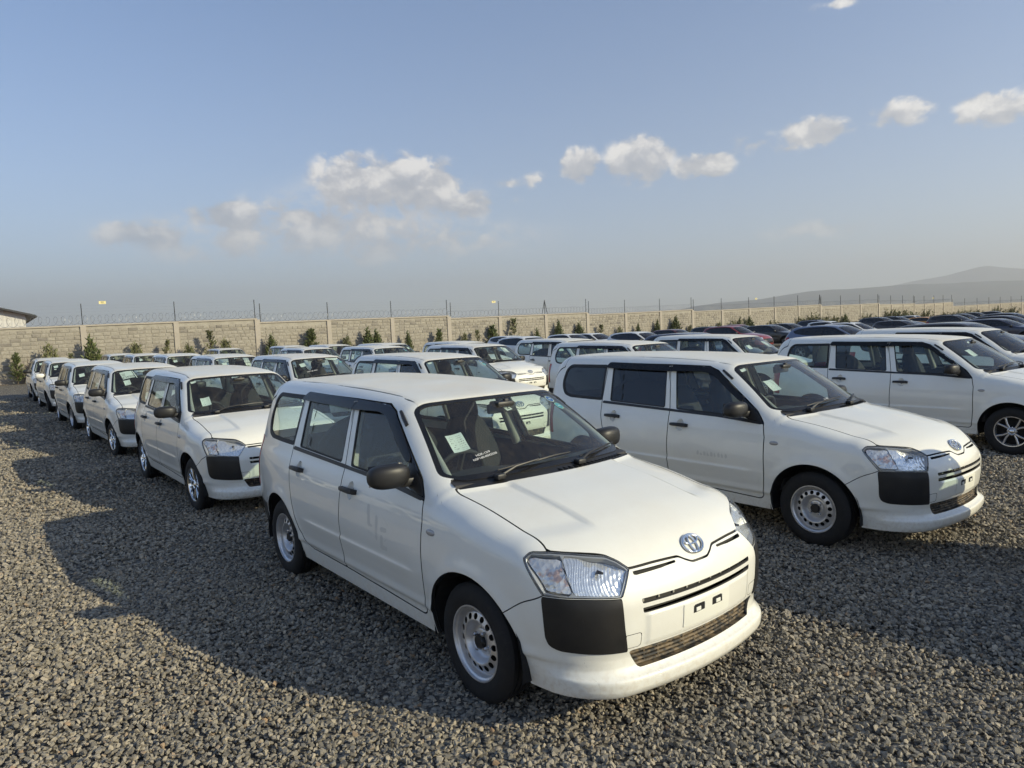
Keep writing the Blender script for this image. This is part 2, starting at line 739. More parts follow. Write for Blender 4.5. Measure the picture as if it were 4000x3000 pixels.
# ------------------------------------------------------------------ materials of the vehicles
def glass_mat(name, tint, ior=1.5, rough=0.0, dust=0.0):
    m = bpy.data.materials.new(name)
    m.use_nodes = True
    nt = NT(m.node_tree)
    nt.n.clear()
    out = nt.new('ShaderNodeOutputMaterial')
    tr = nt.new('ShaderNodeBsdfTransparent')
    nt.put(tr.inputs[0], tint)
    gl = nt.new('ShaderNodeBsdfGlossy')
    gl.inputs['Roughness'].default_value = rough
    geo = nt.new('ShaderNodeNewGeometry')
    ca = nt.m('ABSOLUTE', nt.vm('DOT_PRODUCT', geo.outputs['Normal'], geo.outputs['Incoming']))
    f0 = 2 * ((ior - 1) / (ior + 1)) ** 2
    sch = nt.m('ADD', f0, nt.m('MULTIPLY', 1 - f0, nt.m('POWER', nt.m('SUBTRACT', 1.0, ca, clamp=True), 5.0)), clamp=True)
    mx = nt.new('ShaderNodeMixShader')
    nt.l.new(sch, mx.inputs[0])
    nt.l.new(tr.outputs[0], mx.inputs[1])
    nt.l.new(gl.outputs[0], mx.inputs[2])
    last = mx.outputs[0]
    if dust > 0:
        tc = nt.new('ShaderNodeTexCoord')
        df = nt.new('ShaderNodeBsdfDiffuse')
        nt.put(df.inputs[0], (.33, .27, .20))
        n = nt.noise(tc.outputs['Object'], 9.0, 6, .65)
        n2 = nt.noise(nt.vm('MULTIPLY', tc.outputs['Object'], (3.0, 60.0, 3.0)), 1.0, 3, .5)
        f = nt.m('MULTIPLY', nt.m('ADD', nt.sst(n, .3, .85), nt.m('MULTIPLY', n2, .5)), dust)
        mx2 = nt.new('ShaderNodeMixShader')
        nt.put(mx2.inputs[0], f)
        nt.l.new(last, mx2.inputs[1])
        nt.l.new(df.outputs[0], mx2.inputs[2])
        last = mx2.outputs[0]
    nt.l.new(last, out.inputs[0])
    MATS[name] = m
    return m


def paint_build(dust):
    def f(nt, b):
        tc = nt.new('ShaderNodeTexCoord')
        oi = nt.new('ShaderNodeObjectInfo')
        p = nt.vm('ADD', tc.outputs['Object'], nt.vm('SCALE', oi.outputs['Location'], .37))
        n = nt.noise(p, 2.2, 6, .62)
        n2 = nt.noise(p, 38.0, 3, .6)
        f1 = nt.m('MULTIPLY', nt.sst(nt.m('ADD', n, nt.m('MULTIPLY', n2, .22)), .38, .86), dust, clamp=True)
        z = nt.sep(tc.outputs['Object'])[2]
        low = nt.m('MULTIPLY', nt.sst(z, .46, .18), nt.m('MULTIPLY', nt.sst(n2, .35, .75), .42))
        f2 = nt.m('MAXIMUM', f1, low)
        base = b.inputs['Base Color'].default_value[:]
        nt.put(b.inputs['Base Color'], nt.mix(f2, base, (.47, .375, .26)))
        nt.put(b.inputs['Roughness'], nt.m('ADD', b.inputs['Roughness'].default_value, nt.m('MULTIPLY', f2, .45)))
        cw = b.inputs['Coat Weight'].default_value
        nt.put(b.inputs['Coat Weight'], nt.m('MULTIPLY', nt.m('SUBTRACT', 1.0, nt.m('MULTIPLY', f2, 1.6), clamp=True), cw))
    return f


mat('paint_white', (.86, .853, .79), .40, coat=1.0, coat_rough=.025, build=paint_build(.10))
mat('paint_roof', (.83, .815, .735), .46, coat=.6, coat_rough=.12, build=paint_build(.42))
mat('paint_hood', (.86, .848, .775), .42, coat=1.0, coat_rough=.04, build=paint_build(.16))


def plastic_build(scale=220, s=.12):
    def f(nt, b):
        tc = nt.new('ShaderNodeTexCoord')
        n = nt.noise(tc.outputs['Object'], scale, 2, .6)
        nt.put(b.inputs['Normal'], nt.bump(n, s, .002))
        n2 = nt.noise(tc.outputs['Object'], 5, 5, .6)
        base = b.inputs['Base Color'].default_value[:]
        nt.put(b.inputs['Base Color'], nt.mix(nt.m('MULTIPLY', nt.sst(n2, .4, .8), .07), base, (.16, .135, .105)))
    return f


mat('black_plastic', (.014, .014, .015), .46, build=plastic_build())
mat('black_gloss', (.012, .012, .013), .22, build=plastic_build(120, .03))
mat('black_rubber', (.012, .012, .012), .62)
mat('dark_inside', (.010, .010, .011), .85)
mat('visor_smoke', (.010, .010, .011), .2, spec=.28, build=plastic_build(90, .02))
mat('chrome', (.82, .83, .84), .07, 1.0)
mat('chrome_dark', (.56, .56, .57), .24, .75)
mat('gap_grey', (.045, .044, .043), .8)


def steel_build(nt, b):
    tc = nt.new('ShaderNodeTexCoord')
    n = nt.noise(tc.outputs['Object'], 14, 5, .65)
    nt.put(b.inputs['Base Color'], nt.mix(nt.m('MULTIPLY', nt.sst(n, .45, .75), .5), (.70, .70, .71), (.42, .39, .35)))
    nt.put(b.inputs['Roughness'], nt.m('ADD', .30, nt.m('MULTIPLY', n, .25)))


mat('steel_rim', (.5, .5, .5), .32, .8, build=steel_build)


def tyre_build(nt, b):
    tc = nt.new('ShaderNodeTexCoord')
    n = nt.noise(tc.outputs['Object'], 30, 5, .7)
    nt.put(b.inputs['Base Color'], nt.mix(nt.m('MULTIPLY', nt.sst(n, .45, .8), .18), (.010, .010, .011), (.07, .06, .048)))
    nt.put(b.inputs['Normal'], nt.bump(nt.noise(tc.outputs['Object'], 160, 2), .15, .002))


mat('tyre_rubber', (.015, .015, .016), .78, build=tyre_build)
glass_mat('glass_clear', (.80, .90, .86), 1.5, 0.0, .055)
glass_mat('glass_wind', (.80, .89, .85), 1.5, 0.0, .075)
glass_mat('glass_tint', (.045, .05, .055), 1.5, 0.0, .03)
glass_mat('lens_clear', (.95, .96, .96), 1.45, .02, .035)


def reflector_build(nt, b):
    tc = nt.new('ShaderNodeTexCoord')
    x, y, z = nt.sep(tc.outputs['Object'])
    v = nt.voro(tc.outputs['Object'], 34)
    w = nt.m('SINE', nt.m('MULTIPLY', nt.m('ADD', y, nt.m('MULTIPLY', z, -.45)), 480))
    h = nt.m('ADD', nt.m('MULTIPLY', v, 1.2), nt.m('MULTIPLY', w, .18))
    nt.put(b.inputs['Normal'], nt.bump(h, .26, .012))


mat('reflector', (.90, .91, .92), .16, .72, build=reflector_build)


def indicator_build(nt, b):
    tc = nt.new('ShaderNodeTexCoord')
    x, y, z = nt.sep(tc.outputs['Object'])
    nt.put(b.inputs['Normal'], nt.bump(nt.voro(tc.outputs['Object'], 40), .4, .012))
    n = nt.noise(tc.outputs['Object'], 16, 2)
    nt.put(b.inputs['Base Color'], nt.mix(nt.m('MULTIPLY', nt.sst(n, .52, .64), .7), (.84, .83, .82), (.66, .36, .25)))


mat('indicator_bowl', (.8, .6, .5), .2, .6, build=indicator_build)
mat('lamp_bezel', (.46, .47, .48), .3, .4)
mat('gap_shade', (.012, .012, .012), .8)  # panel edges: shade of the gaps put into the colour, real edges are white
mat('paint_plate', (.80, .795, .72), .5)
mat('marker_lens', (.42, .41, .40), .18, .2)


def red_build(nt, b):
    tc = nt.new('ShaderNodeTexCoord')
    x, y, z = nt.sep(tc.outputs['Object'])
    nt.put(b.inputs['Normal'], nt.bump(nt.m('SINE', nt.m('MULTIPLY', z, 400)), .25, .004))


mat('red_lens', (.34, .012, .012), .14, coat=.6, build=red_build)


def fabric_build(nt, b):
    tc = nt.new('ShaderNodeTexCoord')
    n = nt.voro(tc.outputs['Object'], 90)
    nt.put(b.inputs['Normal'], nt.bump(n, .3, .004))
    c = nt.new('ShaderNodeTexChecker')
    nt.put(c.inputs[0], tc.outputs['Object'])
    c.inputs['Scale'].default_value = 70
    c.inputs[1].default_value = (.022, .022, .026, 1)
    c.inputs[2].default_value = (.040, .040, .046, 1)
    nt.put(b.inputs['Base Color'], c.outputs[0])


mat('seat_fabric', (.03, .03, .034), .9, build=fabric_build)
mat('dash_plastic', (.035, .035, .038), .6, build=plastic_build(150, .1))
mat('trim_grey', (.36, .36, .34), .65)
mat('trim_dark', (.06, .06, .062), .7)
mat('headliner', (.55, .55, .52), .9)
mat('grille_dusty', (.05, .046, .042), .7, build=lambda nt, b: nt.put(b.inputs['Base Color'], nt.mix(nt.sst(nt.noise(nt.new('ShaderNodeTexCoord').outputs['Object'], 24, 4), .38, .62), (.022, .021, .021), (.19, .14, .085))))


def paper_build(nt, b):
    tc = nt.new('ShaderNodeTexCoord')
    u, v, _ = nt.sep(tc.outputs['Generated'])
    rows = nt.m('FRACT', nt.m('MULTIPLY', v, 9.0))
    line = nt.m('MULTIPLY', nt.m('GREATER_THAN', rows, .55), nt.m('LESS_THAN', rows, .82))
    col = nt.m('GREATER_THAN', nt.noise(nt.vm('MULTIPLY', tc.outputs['Generated'], (26, 9.0, 1)), 1.0, 2), .52)
    marg = nt.m('MULTIPLY', nt.m('MULTIPLY', nt.m('GREATER_THAN', u, .1), nt.m('LESS_THAN', u, .9)), nt.m('MULTIPLY', nt.m('GREATER_THAN', v, .08), nt.m('LESS_THAN', v, .86)))
    mid = nt.m('GREATER_THAN', nt.m('ABSOLUTE', nt.m('SUBTRACT', u, .5)), .06)
    f = nt.m('MULTIPLY', nt.m('MULTIPLY', line, col), nt.m('MULTIPLY', marg, mid))
    nt.put(b.inputs['Base Color'], nt.mix(f, (.80, .84, .80), (.12, .13, .14)))


mat('paper_printed', (.8, .8, .8), .8, build=paper_build)
mat('paper_blank', (.80, .82, .79), .8)
mat('ink_black', (.02, .02, .02), .7)
mat('chalk_white', (.8, .8, .78), .8)
mat('sticker_blue', (.02, .11, .42), .5)
mat('sticker_cyan', (.05, .35, .50), .5)
mat('sticker_white', (.75, .8, .75), .5)
mat('sticker_green', (.42, .68, .50), .5)
mat('ghost_mark', (.68, .675, .625), .55, coat=.4)
# ------------------------------------------------------------------ the white station wagon (x forward from the front axle, metres)
Wz = pch([.15, .25, .30, .34, .37, .40, .46, .55, .65, .75, .85, .92, .98, 1.02, 1.1, 1.2, 1.3, 1.4, 1.55],
         [.755, .775, .782, .788, .803, .803, .812, .824, .827, .82, .803, .782, .757, .743, .714, .678, .640, .600, .535])
Tp = pch([-3.6, -3.40, -3.2, -2.8, -2.2, -1.6, -1.1, -.86, -.80, -.766, -.5, -.218, -.16, -.10, 0, .2, .4, .55, .65, .72, .80, 1.0],
         [1.44, 1.468, 1.484, 1.496, 1.499, 1.488, 1.462, 1.438, 1.424, 1.406, 1.250, 1.066, 1.036, 1.022, 1.005, .972, .928, .888, .855, .825, .77, .55])
Xc = pch([.12, .19, .215, .24, .27, .285, .30, .33, .36, .40, .43, .5, .6, .66, .70, .735, .76, .80, .84, .90, 1.1],
         [.70, .775, .800, .812, .815, .811, .785, .766, .765, .775, .782, .79, .793, .785, .772, .757, .745, .722, .69, .60, .2])
Xr = pch([.2, .3, .45, .5, .7, .9, 1.0, 1.2, 1.35, 1.45, 1.6], [-3.40, -3.43, -3.43, -3.40, -3.40, -3.395, -3.39, -3.375, -3.345, -3.30, -3.18])


def F_wagon(x, y, z):
    y = np.abs(y)
    tf = .13 * np.maximum(x + .05, 0) ** 1.25 + .25 * np.maximum(x - .45, 0) ** 2
    tr = .030 * (np.maximum(-2.4 - x, 0) / .55) ** 2 * np.clip(1.4 - .9 * (z - .6), .3, 1.4)
    w = Wz(z) - tf - tr
    for xc in (-.015, -2.555):
        r = np.hypot(x - xc, z - .29)
        w = w + .012 * np.exp(-((r - .368) / .05) ** 2) * sstep(z, .2, .35)
    w = w + .004 * np.tanh((.545 - z) / .006) * sstep(x, -2.15, -1.9) * (1 - sstep(x, -.62, -.5)) * np.exp(-((z - .545) / .06) ** 2)
    a = y - w
    xe = x + .38 * y * y
    t = Tp(xe) - .055 * y * y
    yc = .39 - .03 * x
    t = t - .014 * sstep(y, yc - .008, yc + .030) * sstep(xe, -.14, -.08) * (1 - sstep(xe, .40, .56))
    b = z - t
    pan = .007 * (1 - sstep(y, .36, .395)) * sstep(z, .402, .425) * (1 - sstep(z, .548, .562))
    c = x - (Xc(z) - .25 * y * y - .9 * np.maximum(y - .45, 0) ** 2 + pan)
    d = (Xr(z) + .12 * y * y) - x
    cab = sstep(-x, .1, .6)
    s = smax(a, b, .10 + .03 * cab)
    s = smax(s, c, .16)
    s = smax(s, d, .16)
    return s


XE = lambda P: P[:, 0] + .38 * P[:, 1] ** 2
TH = lambda P: np.degrees(np.arctan2(P[:, 1], np.maximum(P[:, 0], .02))) * .0137


def side_poly(pts, lo_y=.3):
    pts = list(pts)

    def g(P):
        return np.where(P[:, 1] > lo_y, sdpoly(P[:, [0, 2]], pts), -1.0)
    return g


def th_poly(pts):
    q = [(a * .0137, z) for a, z in pts]

    def g(P):
        return np.where(P[:, 0] > .15, sdpoly(np.stack([TH(P), P[:, 2]], 1), q), -1.0)
    return g


def front_poly(pts):
    def g(P):
        return np.where(P[:, 0] > .5, sdpoly(P[:, 1:3], pts), -1.0)
    return g


W = {}          # mesh data of the wagon's parts: key -> mesh
WORDER = []     # (object name, mesh key, parent part key or None)


def build_wagon():
    body = Body(F_wagon, (-3.45, .80), (.19, 1.52), .86, .2, -2.9, .66, (.0195, .0165, .0125))
    rest = body.patches

    def zb(P):
        x = P[:, 0]
        return P[:, 2] - np.where(x > .2, .203, np.where(x < -2.75, .27, .222))
    rest, _ = body.cut(rest, zb)
    arch_f = lambda P: np.where(P[:, 1] > .3, np.maximum(.366 - np.hypot(P[:, 0] + .012, P[:, 2] - .29), np.where(P[:, 2] < .29, .366 - np.abs(P[:, 0] + .012) - .10 * (.29 - P[:, 2]), -1)), -1)
    arch_r = lambda P: np.where(P[:, 1] > .3, np.maximum(.362 - np.hypot(P[:, 0] + 2.555, P[:, 2] - .29), np.where(P[:, 2] < .29, .362 - np.abs(P[:, 0] + 2.555) - .10 * (.29 - P[:, 2]), -1)), -1)
    _, rest = body.cut(rest, arch_f)
    _, rest = body.cut(rest, arch_r)
    whole = rest
    LR = (('R', -1), ('L', 1))

    def two(key, ms, material, **k):
        for s, _ in LR:
            W[key + s] = body.part(key, ms, material, sides=s, **k)

    # ---- glass areas
    def window(key, g, inset, gm, seal=True, off=-.007):
        nonlocal rest
        ins, rest = body.cut(rest, g)
        gl, ring = body.cut(ins, lambda P: g(P) - inset)
        two(key + '_seal', ring, 'black_rubber', skirt=.01, off=-.002)
        two(key, gl, gm, skirt=0, off=off)
        if key == 'rear_door_window':
            dv = body.cut(gl, side_poly([(-2.172, 1.40), (-2.156, 1.40), (-2.074, 1.0), (-2.090, 1.0)]))[0]
            two('window_divider', dv, 'black_rubber', skirt=0, off=-.003)
        if gm == 'glass_clear':
            two(key + '_tint', gl, 'glass_tint', skirt=0, off=off)

    q = rnd([(-2.99, 1.393, .05), (-2.40, 1.396, .02), (-2.366, 1.03, .02), (-2.89, 1.036, .03), (-3.01, 1.062, .04), (-3.075, 1.14, .05), (-3.09, 1.22, .05), (-3.062, 1.34, .06)], .03)
    window('quarter_window', side_poly(q), .03, 'glass_clear')
    r_ = rnd([(-2.312, 1.388), (-1.585, 1.376), (-1.513, 1.006), (-2.252, 1.03)], .018)
    window('rear_door_window', side_poly(r_), .012, 'glass_clear')
    f_ = rnd([(-1.478, 1.374, .02), (-1.378, .999, .015), (-.68, .978, .012), (-.675, 1.103, .015), (-.874, 1.254, .08), (-.995, 1.335, .08), (-1.12, 1.372, .06)], .02)
    window('front_door_window', side_poly(f_), .012, 'glass_clear')
    tri, rest = body.cut(rest, side_poly(rnd([(-.668, .984), (-.455, .949), (-.53, 1.022), (-.668, 1.118)], .012)))
    two('mirror_triangle', tri, 'black_plastic', skirt=.01, off=.003)
    belt, rest = body.cut(rest, side_poly([(-2.352, 1.030), (-2.352, 1.004), (-1.45, .978), (-.9, .962), (-.46, .930), (-.448, .946), (-.668, .974), (-.9, .986), (-1.38, .997), (-1.45, 1.001)]))
    two('belt_moulding', belt, 'black_plastic', skirt=.008, off=.004)
    # windscreen in (xe, y)
    ws = rnd([(-.792, -.5), (-.792, .48, .06), (-.764, .560, .05), (-.25, .682, .05), (-.188, .60, .12), (-.188, -.5)], .02)
    gws = lambda P: np.where((P[:, 0] > -1.1) & (P[:, 2] > .95) & (P[:, 0] < .0), sdpoly(np.stack([XE(P), P[:, 1]], 1), ws), -1)
    ins, rest = body.cut(rest, gws)
    gl, ring = body.cut(ins, lambda P: np.minimum(gws(P) - .026, XE(P) * -1 - .225))
    W['windscreen'] = body.part('windscreen', gl, 'glass_wind', skirt=0, off=-.005)
    W['windscreen_seal'] = body.part('windscreen_seal', ring, 'black_gloss', skirt=.01, off=-.002)
    cow, rest = body.cut(rest, lambda P: np.where((P[:, 2] > .9) & (P[:, 0] < .0), np.minimum(np.minimum(XE(P) + .21, -.118 - XE(P)), .655 - P[:, 1]), -1), .001)
    W['cowl'] = body.part('cowl', cow, 'black_plastic', skirt=.02, off=-.008)
    # ---- lamps and front details
    hl_pts = [(64.3, .803), (62.4, .830), (56.4, .832), (50.2, .825), (38.0, .803), (34.5, .782), (30.9, .748), (34.6, .647), (45.5, .660), (57.3, .663), (62.8, .769)]
    gh = th_poly(rnd([(a, z) for a, z in hl_pts], 0.0001) if False else hl_pts)
    hl, rest = body.cut(rest, gh, .002)
    two('headlight', hl, 'lens_clear', skirt=.012, off=.003)
    split = lambda P: (TH(P) / .0137 - (48.0 + (P[:, 2] - .66) / .165 * 4.5)) * .0137
    main = body.cut(hl, lambda P: np.minimum(gh(P) - .008, -split(P) - .004))[0]
    indi = body.cut(hl, lambda P: np.minimum(gh(P) - .016, split(P) - .004))[0]
    two('lamp_reflector', main, 'reflector', skirt=0, off=lambda P: -.018 - .045 * np.clip(1 - ((TH(P) / .0137 - 41) / 9) ** 2 - ((P[:, 2] - .735) / .1) ** 2, 0, 1))
    two('lamp_indicator', indi, 'indicator_bowl', skirt=0, off=lambda P: -.014 - .03 * np.clip(1 - ((TH(P) / .0137 - 57) / 6) ** 2 - ((P[:, 2] - .745) / .09) ** 2, 0, 1))
    two('lamp_housing', hl, 'lamp_bezel', skirt=0, off=-.085)
    bez = body.cut(hl, lambda P: .006 - np.minimum(gh(P), np.abs(split(P)) * 1.2 + .002))[0]
    two('lamp_bezel', bez, 'lamp_bezel', skirt=.04, off=-.010)
    bl_pts = [(57.6, .657), (57.2, .56), (57.0, .47), (56.0, .433), (53.0, .416), (45.7, .410), (39.1, .404), (33.4, .398), (34.2, .507), (34.8, .642), (45.5, .655)]
    gb = th_poly(bl_pts)
    blk, rest = body.cut(rest, gb, .0015)
    two('corner_guard', blk, 'black_plastic', skirt=.015, off=.004)
    # hood
    zf = pch([0, .02, .05, .088, .138, .27, .406, .451, .469, .549, .609, .672, .9], [.712, .712, .7125, .726, .748, .751, .748, .778, .800, .817, .824, .832, .85])
    yh = pch([-.5, -.295, -.06, .1, .26, .37, .41, .45, .5, 1.0], [.672, .668, .660, .661, .660, .664, .668, .680, .70, .70])
    gho = lambda P: np.where(P[:, 2] > .6, np.minimum(np.minimum(yh(P[:, 0]) - P[:, 1], (P[:, 2] - zf(P[:, 1])) * .85), XE(P) + .132), -1)
    hood, rest = body.cut(rest, gho, .0040)
    W['hood'] = body.part('hood', hood, 'paint_hood', skirt=.014, gapm='gap_shade')
    # bumper / grille panel
    zs = pch([0, 30, 34, 45, 57.3, 64, 71.5, 76, 90], [.90, .90, .90, .90, .661, .612, .540, .50, .44])
    gbu = lambda P: np.where(P[:, 0] > .2, (zs(TH(P) / .0137) - P[:, 2]) * .8, -1)
    bump, rest = body.cut(rest, gbu, .0026)
    s1 = front_poly([(.155, .738), (.150, .727), (.402, .719), (.400, .735)])
    _, bump = body.cut(bump, s1)
    s2 = front_poly([(-.1, .626), (-.1, .604), (.405, .604), (.403, .626)])
    _, bump = body.cut(bump, s2)
    s3 = front_poly([(-.1, .585), (-.1, .561), (.399, .561), (.402, .585)])
    _, bump = body.cut(bump, s3)
    lgp = rnd([(-.1, .399), (-.1, .312), (.418, .312), (.468, .400)], .012)
    _, bump = body.cut(bump, front_poly(lgp))
    hk, bump = body.cut(bump, front_poly(rnd([(.408, .476, .012), (.410, .412, .012), (.53, .412), (.53, .476)], .012)), .0014)
    hk = body.cut(hk, lambda P: .486 - P[:, 1])[0]
    two('tow_hook_cover', hk, 'paint_white', skirt=.006, gapm='gap_shade')
    W['front_bumper'] = body.part('front_bumper', bump, 'paint_white', skirt=.018, gapm='gap_grey')  # edge and slot faces coloured grey in place of gap shade
    # number plate bracket
    gp = lambda P: np.where(P[:, 0] > .5, np.minimum(np.minimum(.172 - P[:, 1], P[:, 2] - .437), .543 - P[:, 2]), -1)
    pm = body.cut(body.patches, gp)[0]
    pm = body.cut(pm, lambda P: np.where((P[:, 1] > .028) & (P[:, 1] < .108), np.minimum(np.minimum(P[:, 2] - .490, .528 - P[:, 2]), np.minimum(P[:, 1] - .028, .108 - P[:, 1])), -.01))[1]
    W['plate_bracket'] = body.part('plate_bracket', pm, 'paint_plate', skirt=.003, off=.0035)
    W['plate_hole'] = B().box((0, 0, 0), (.004, .080, .038)).mesh('plate_recess', 'dark_inside')
    W['plate_clip'] = B().box((0, 0, 0), (.004, .034, .018), bevel=.0015).mesh('plate_clip', 'paint_plate')
    # doors
    fd = [(-.447, .946), (-.420, .83), (-.419, .536), (-.440, .345), (-.452, .318), (-.480, .304), (-.93, .318), (-1.447, .330), (-1.446, .5), (-1.440, .841), (-1.452, .994),
          (-1.551, 1.408), (-1.12, 1.398), (-1.003, 1.362), (-.885, 1.285), (-.656, 1.128), (-.525, 1.035)]
    fdm, rest = body.cut(rest, side_poly(fd), .0044)
    sash, fdm = body.cut(fdm, side_poly([(-.440, .93), (-.40, .96), (-.50, 1.06), (-.656, 1.16), (-.885, 1.32), (-1.003, 1.40), (-1.14, 1.43), (-1.20, 1.36), (-1.0, 1.27), (-.80, 1.10), (-.66, .99), (-.60, .965)]))
    two('door_sash', sash, 'black_gloss', skirt=.01, off=.0005)
    cup = lambda hx, hz: (lambda P: np.where(P[:, 1] > .3, 1 - np.hypot((P[:, 0] - hx) / .043, (P[:, 2] - hz) / .056), -1) * .04)
    fdm = body.cut(fdm, cup(-1.300, .862))[1]
    two('front_door', fdm, 'paint_white', skirt=.014, gapm='gap_shade')
    rd = [(-1.447, .330), (-1.446, .5), (-1.440, .841), (-1.452, .994), (-1.551, 1.408), (-2.386, 1.414), (-2.366, 1.017), (-2.342, .889), (-2.310, .79), (-2.280, .70),
          (-2.256, .62), (-2.222, .543), (-2.172, .445), (-2.12, .385), (-2.05, .345), (-1.98, .333)]
    rdm, rest = body.cut(rest, side_poly(rd), .0044)
    rdm = body.cut(rdm, cup(-2.162, .886))[1]
    two('rear_door', rdm, 'paint_white', skirt=.014, gapm='gap_shade')
    # rear end
    gt = lambda P: np.where((P[:, 0] < -3.0), np.minimum(np.minimum(P[:, 2] - .62, 1.03 - P[:, 2]), np.minimum(-3.17 - P[:, 0] + .06 * np.abs(P[:, 2] - .8), P[:, 1] - .60)), -1)
    tl, rest = body.cut(rest, gt, .002)
    two('tail_light', tl, 'red_lens', skirt=.012, off=.003)
    gw = lambda P: np.where((P[:, 0] < -3.0), sdpoly(P[:, 1:3], rnd([(-.5, 1.03), (.57, 1.03), (.50, 1.375), (-.5, 1.385)], .04)), -1)
    rw, rest = body.cut(rest, gw)
    W['rear_window'] = body.part('rear_window', rw, 'glass_clear', skirt=.008, off=-.005)
    gtg = lambda P: np.where((P[:, 0] < -2.9), np.minimum(P[:, 2] - .50, np.minimum(.60 + .05 * (1.0 - P[:, 2]) - P[:, 1], -3.1 - P[:, 0])), -1)
    tg, rest = body.cut(rest, gtg, .0025)
    W['tailgate'] = body.part('tailgate', tg, 'paint_white', skirt=.014, gapm='gap_shade')
    rb, rest = body.cut(rest, lambda P: np.where(P[:, 0] < -2.88, np.minimum(.50 - P[:, 2], -2.905 - P[:, 0]), -1), .002)
    W['rear_bumper'] = body.part('rear_bumper', rb, 'black_plastic', skirt=.015)
    # roof and drip mouldings
    yg = pch([-3.5, -3.1, -2.24, -1.6, -1.17, -1.0, -.9], [.455, .465, .486, .497, .498, .513, .521])
    gr = lambda P: np.where((P[:, 2] > 1.3) & (P[:, 0] > -3.24), .0065 - np.abs(P[:, 1] - yg(P[:, 0])), -1)
    mo, rest = body.cut(rest, gr)
    two('roof_moulding', mo, 'black_rubber', skirt=0, off=-.004)
    ro, rest = body.cut(rest, lambda P: np.where((P[:, 2] > 1.3) & (P[:, 0] > -3.24), np.minimum(yg(P[:, 0]) - P[:, 1], P[:, 0] + 3.23), -1), .0005)
    W['roof'] = body.part('roof', ro, 'paint_roof', skirt=.008)
    W['body'] = body.part('body', rest, 'paint_white', skirt=.016, gapm='gap_shade')
    # inner structure: keeps gaps dark, gives the cabin its trim
    low = body.cut(whole, lambda P: np.where(P[:, 2] > .99, np.where(P[:, 0] > -.35, .5, -.5), .5))[0]
    low = body.cut(low, lambda P: np.where(P[:, 0] > -.14, 1.0, .965 - P[:, 2]))[0]
    low = body.cut(low, lambda P: -np.maximum.reduce([gh(P), s1(P), s2(P), s3(P), front_poly(lgp)(P)]) - .001)[0]
    W['inner_panel'] = body.part('inner_panel', low, 'trim_dark', skirt=0, off=-.024)
    hl_ = body.cut(ro, lambda P: P[:, 0] + 3.15)[0]
    W['headliner'] = body.part('headliner', hl_, 'headliner', skirt=0, off=-.03)
    # window visors
    vis = [(-2.392, 1.362), (-2.376, 1.420), (-1.545, 1.405), (-1.224, 1.394), (-1.104, 1.384), (-1.0, 1.355), (-.905, 1.297), (-.69, 1.136), (-.665, 1.09), (-.72, 1.115),
           (-.86, 1.205), (-.97, 1.282), (-1.06, 1.325), (-1.16, 1.344), (-1.517, 1.338), (-2.357, 1.355)]
    gv = side_poly(rnd(vis, .012))
    vm = body.cut(body.patches, gv)[0]
    up = pch([-2.4, -1.545, -1.224, -1.104, -1.0, -.905, -.69, -.5], [1.420, 1.405, 1.394, 1.384, 1.355, 1.297, 1.136, 1.0])
    voff = lambda P: .006 + .022 * np.clip((up(P[:, 0]) - P[:, 2]) / .06, 0, 1)
    vf = body.cut(vm, lambda P: P[:, 0] + 1.526)[0]
    vr = body.cut(vm, lambda P: -1.534 - P[:, 0])[0]
    two('front_visor', vf, 'visor_smoke', skirt=.006, off=voff)
    two('rear_visor', vr, 'visor_smoke', skirt=.006, off=voff)
    # faded traces of lettering on two front doors
    rects = [[(-1.051, .822), (-1.019, .824), (-1.003, .711), (-.964, .711), (-.967, .697), (-1.035, .693)], [(-.938, .779), (-.909, .780), (-.909, .626), (-.938, .626)],
             [(-.877, .718), (-.798, .722), (-.800, .694), (-.876, .689)], [(-.871, .673), (-.843, .673), (-.847, .612), (-.793, .614), (-.804, .587), (-.886, .583)]]
    mk = []
    for rp in rects:
        mk += body.cut(fdm, side_poly(rp))[0]
    mk += body.cut(fdm, lambda P: np.where((P[:, 1] > .3) & (np.abs(P[:, 2] - .705) < .09), .004 - np.abs(np.hypot((P[:, 0] + .905) / 1.0, (P[:, 2] - .705) * 1.6) - .13), -1))[0]
    W['faded_mark'] = body.part('faded_mark', mk, 'ghost_mark', sides='R', skirt=0, off=.0007)
    tx = []
    for i, x0 in enumerate(np.linspace(-1.10, -.80, 9)):
        tx += body.cut(fdm, side_poly([(x0, .612), (x0 + .028, .612), (x0 + .028 - .012 * (i % 2), .655 - .004 * (i % 3)), (x0 + .004, .655)]))[0]
    W['faded_text'] = body.part('faded_text', tx, 'ghost_mark', sides='R', skirt=0, off=.0007)
    return body


WBODY = build_wagon()


def surf_frame(x, y, z, body=WBODY):
    """point on the wagon surface near (x, |y|, z) and its normal (y signed)"""
    s = 1 if y >= 0 else -1
    P = np.array([[x, abs(y), z]])
    for _ in range(12):
        n = body.grad(P)
        P = P - n * body.Fn(P[:, 0], P[:, 1], P[:, 2])[:, None] * .8
    n = body.grad(P)[0]
    p = P[0]
    return Vector((p[0], p[1] * s, p[2])), Vector((n[0], n[1] * s, n[2]))


def ws_point(xe, y, off=0.0):
    """point on the windscreen at effective length xe, width y"""
    x = xe - .38 * y * y
    p, n = surf_frame(x, y, float(Tp(np.array([xe]))[0] - .055 * y * y))
    return p + n * off, n


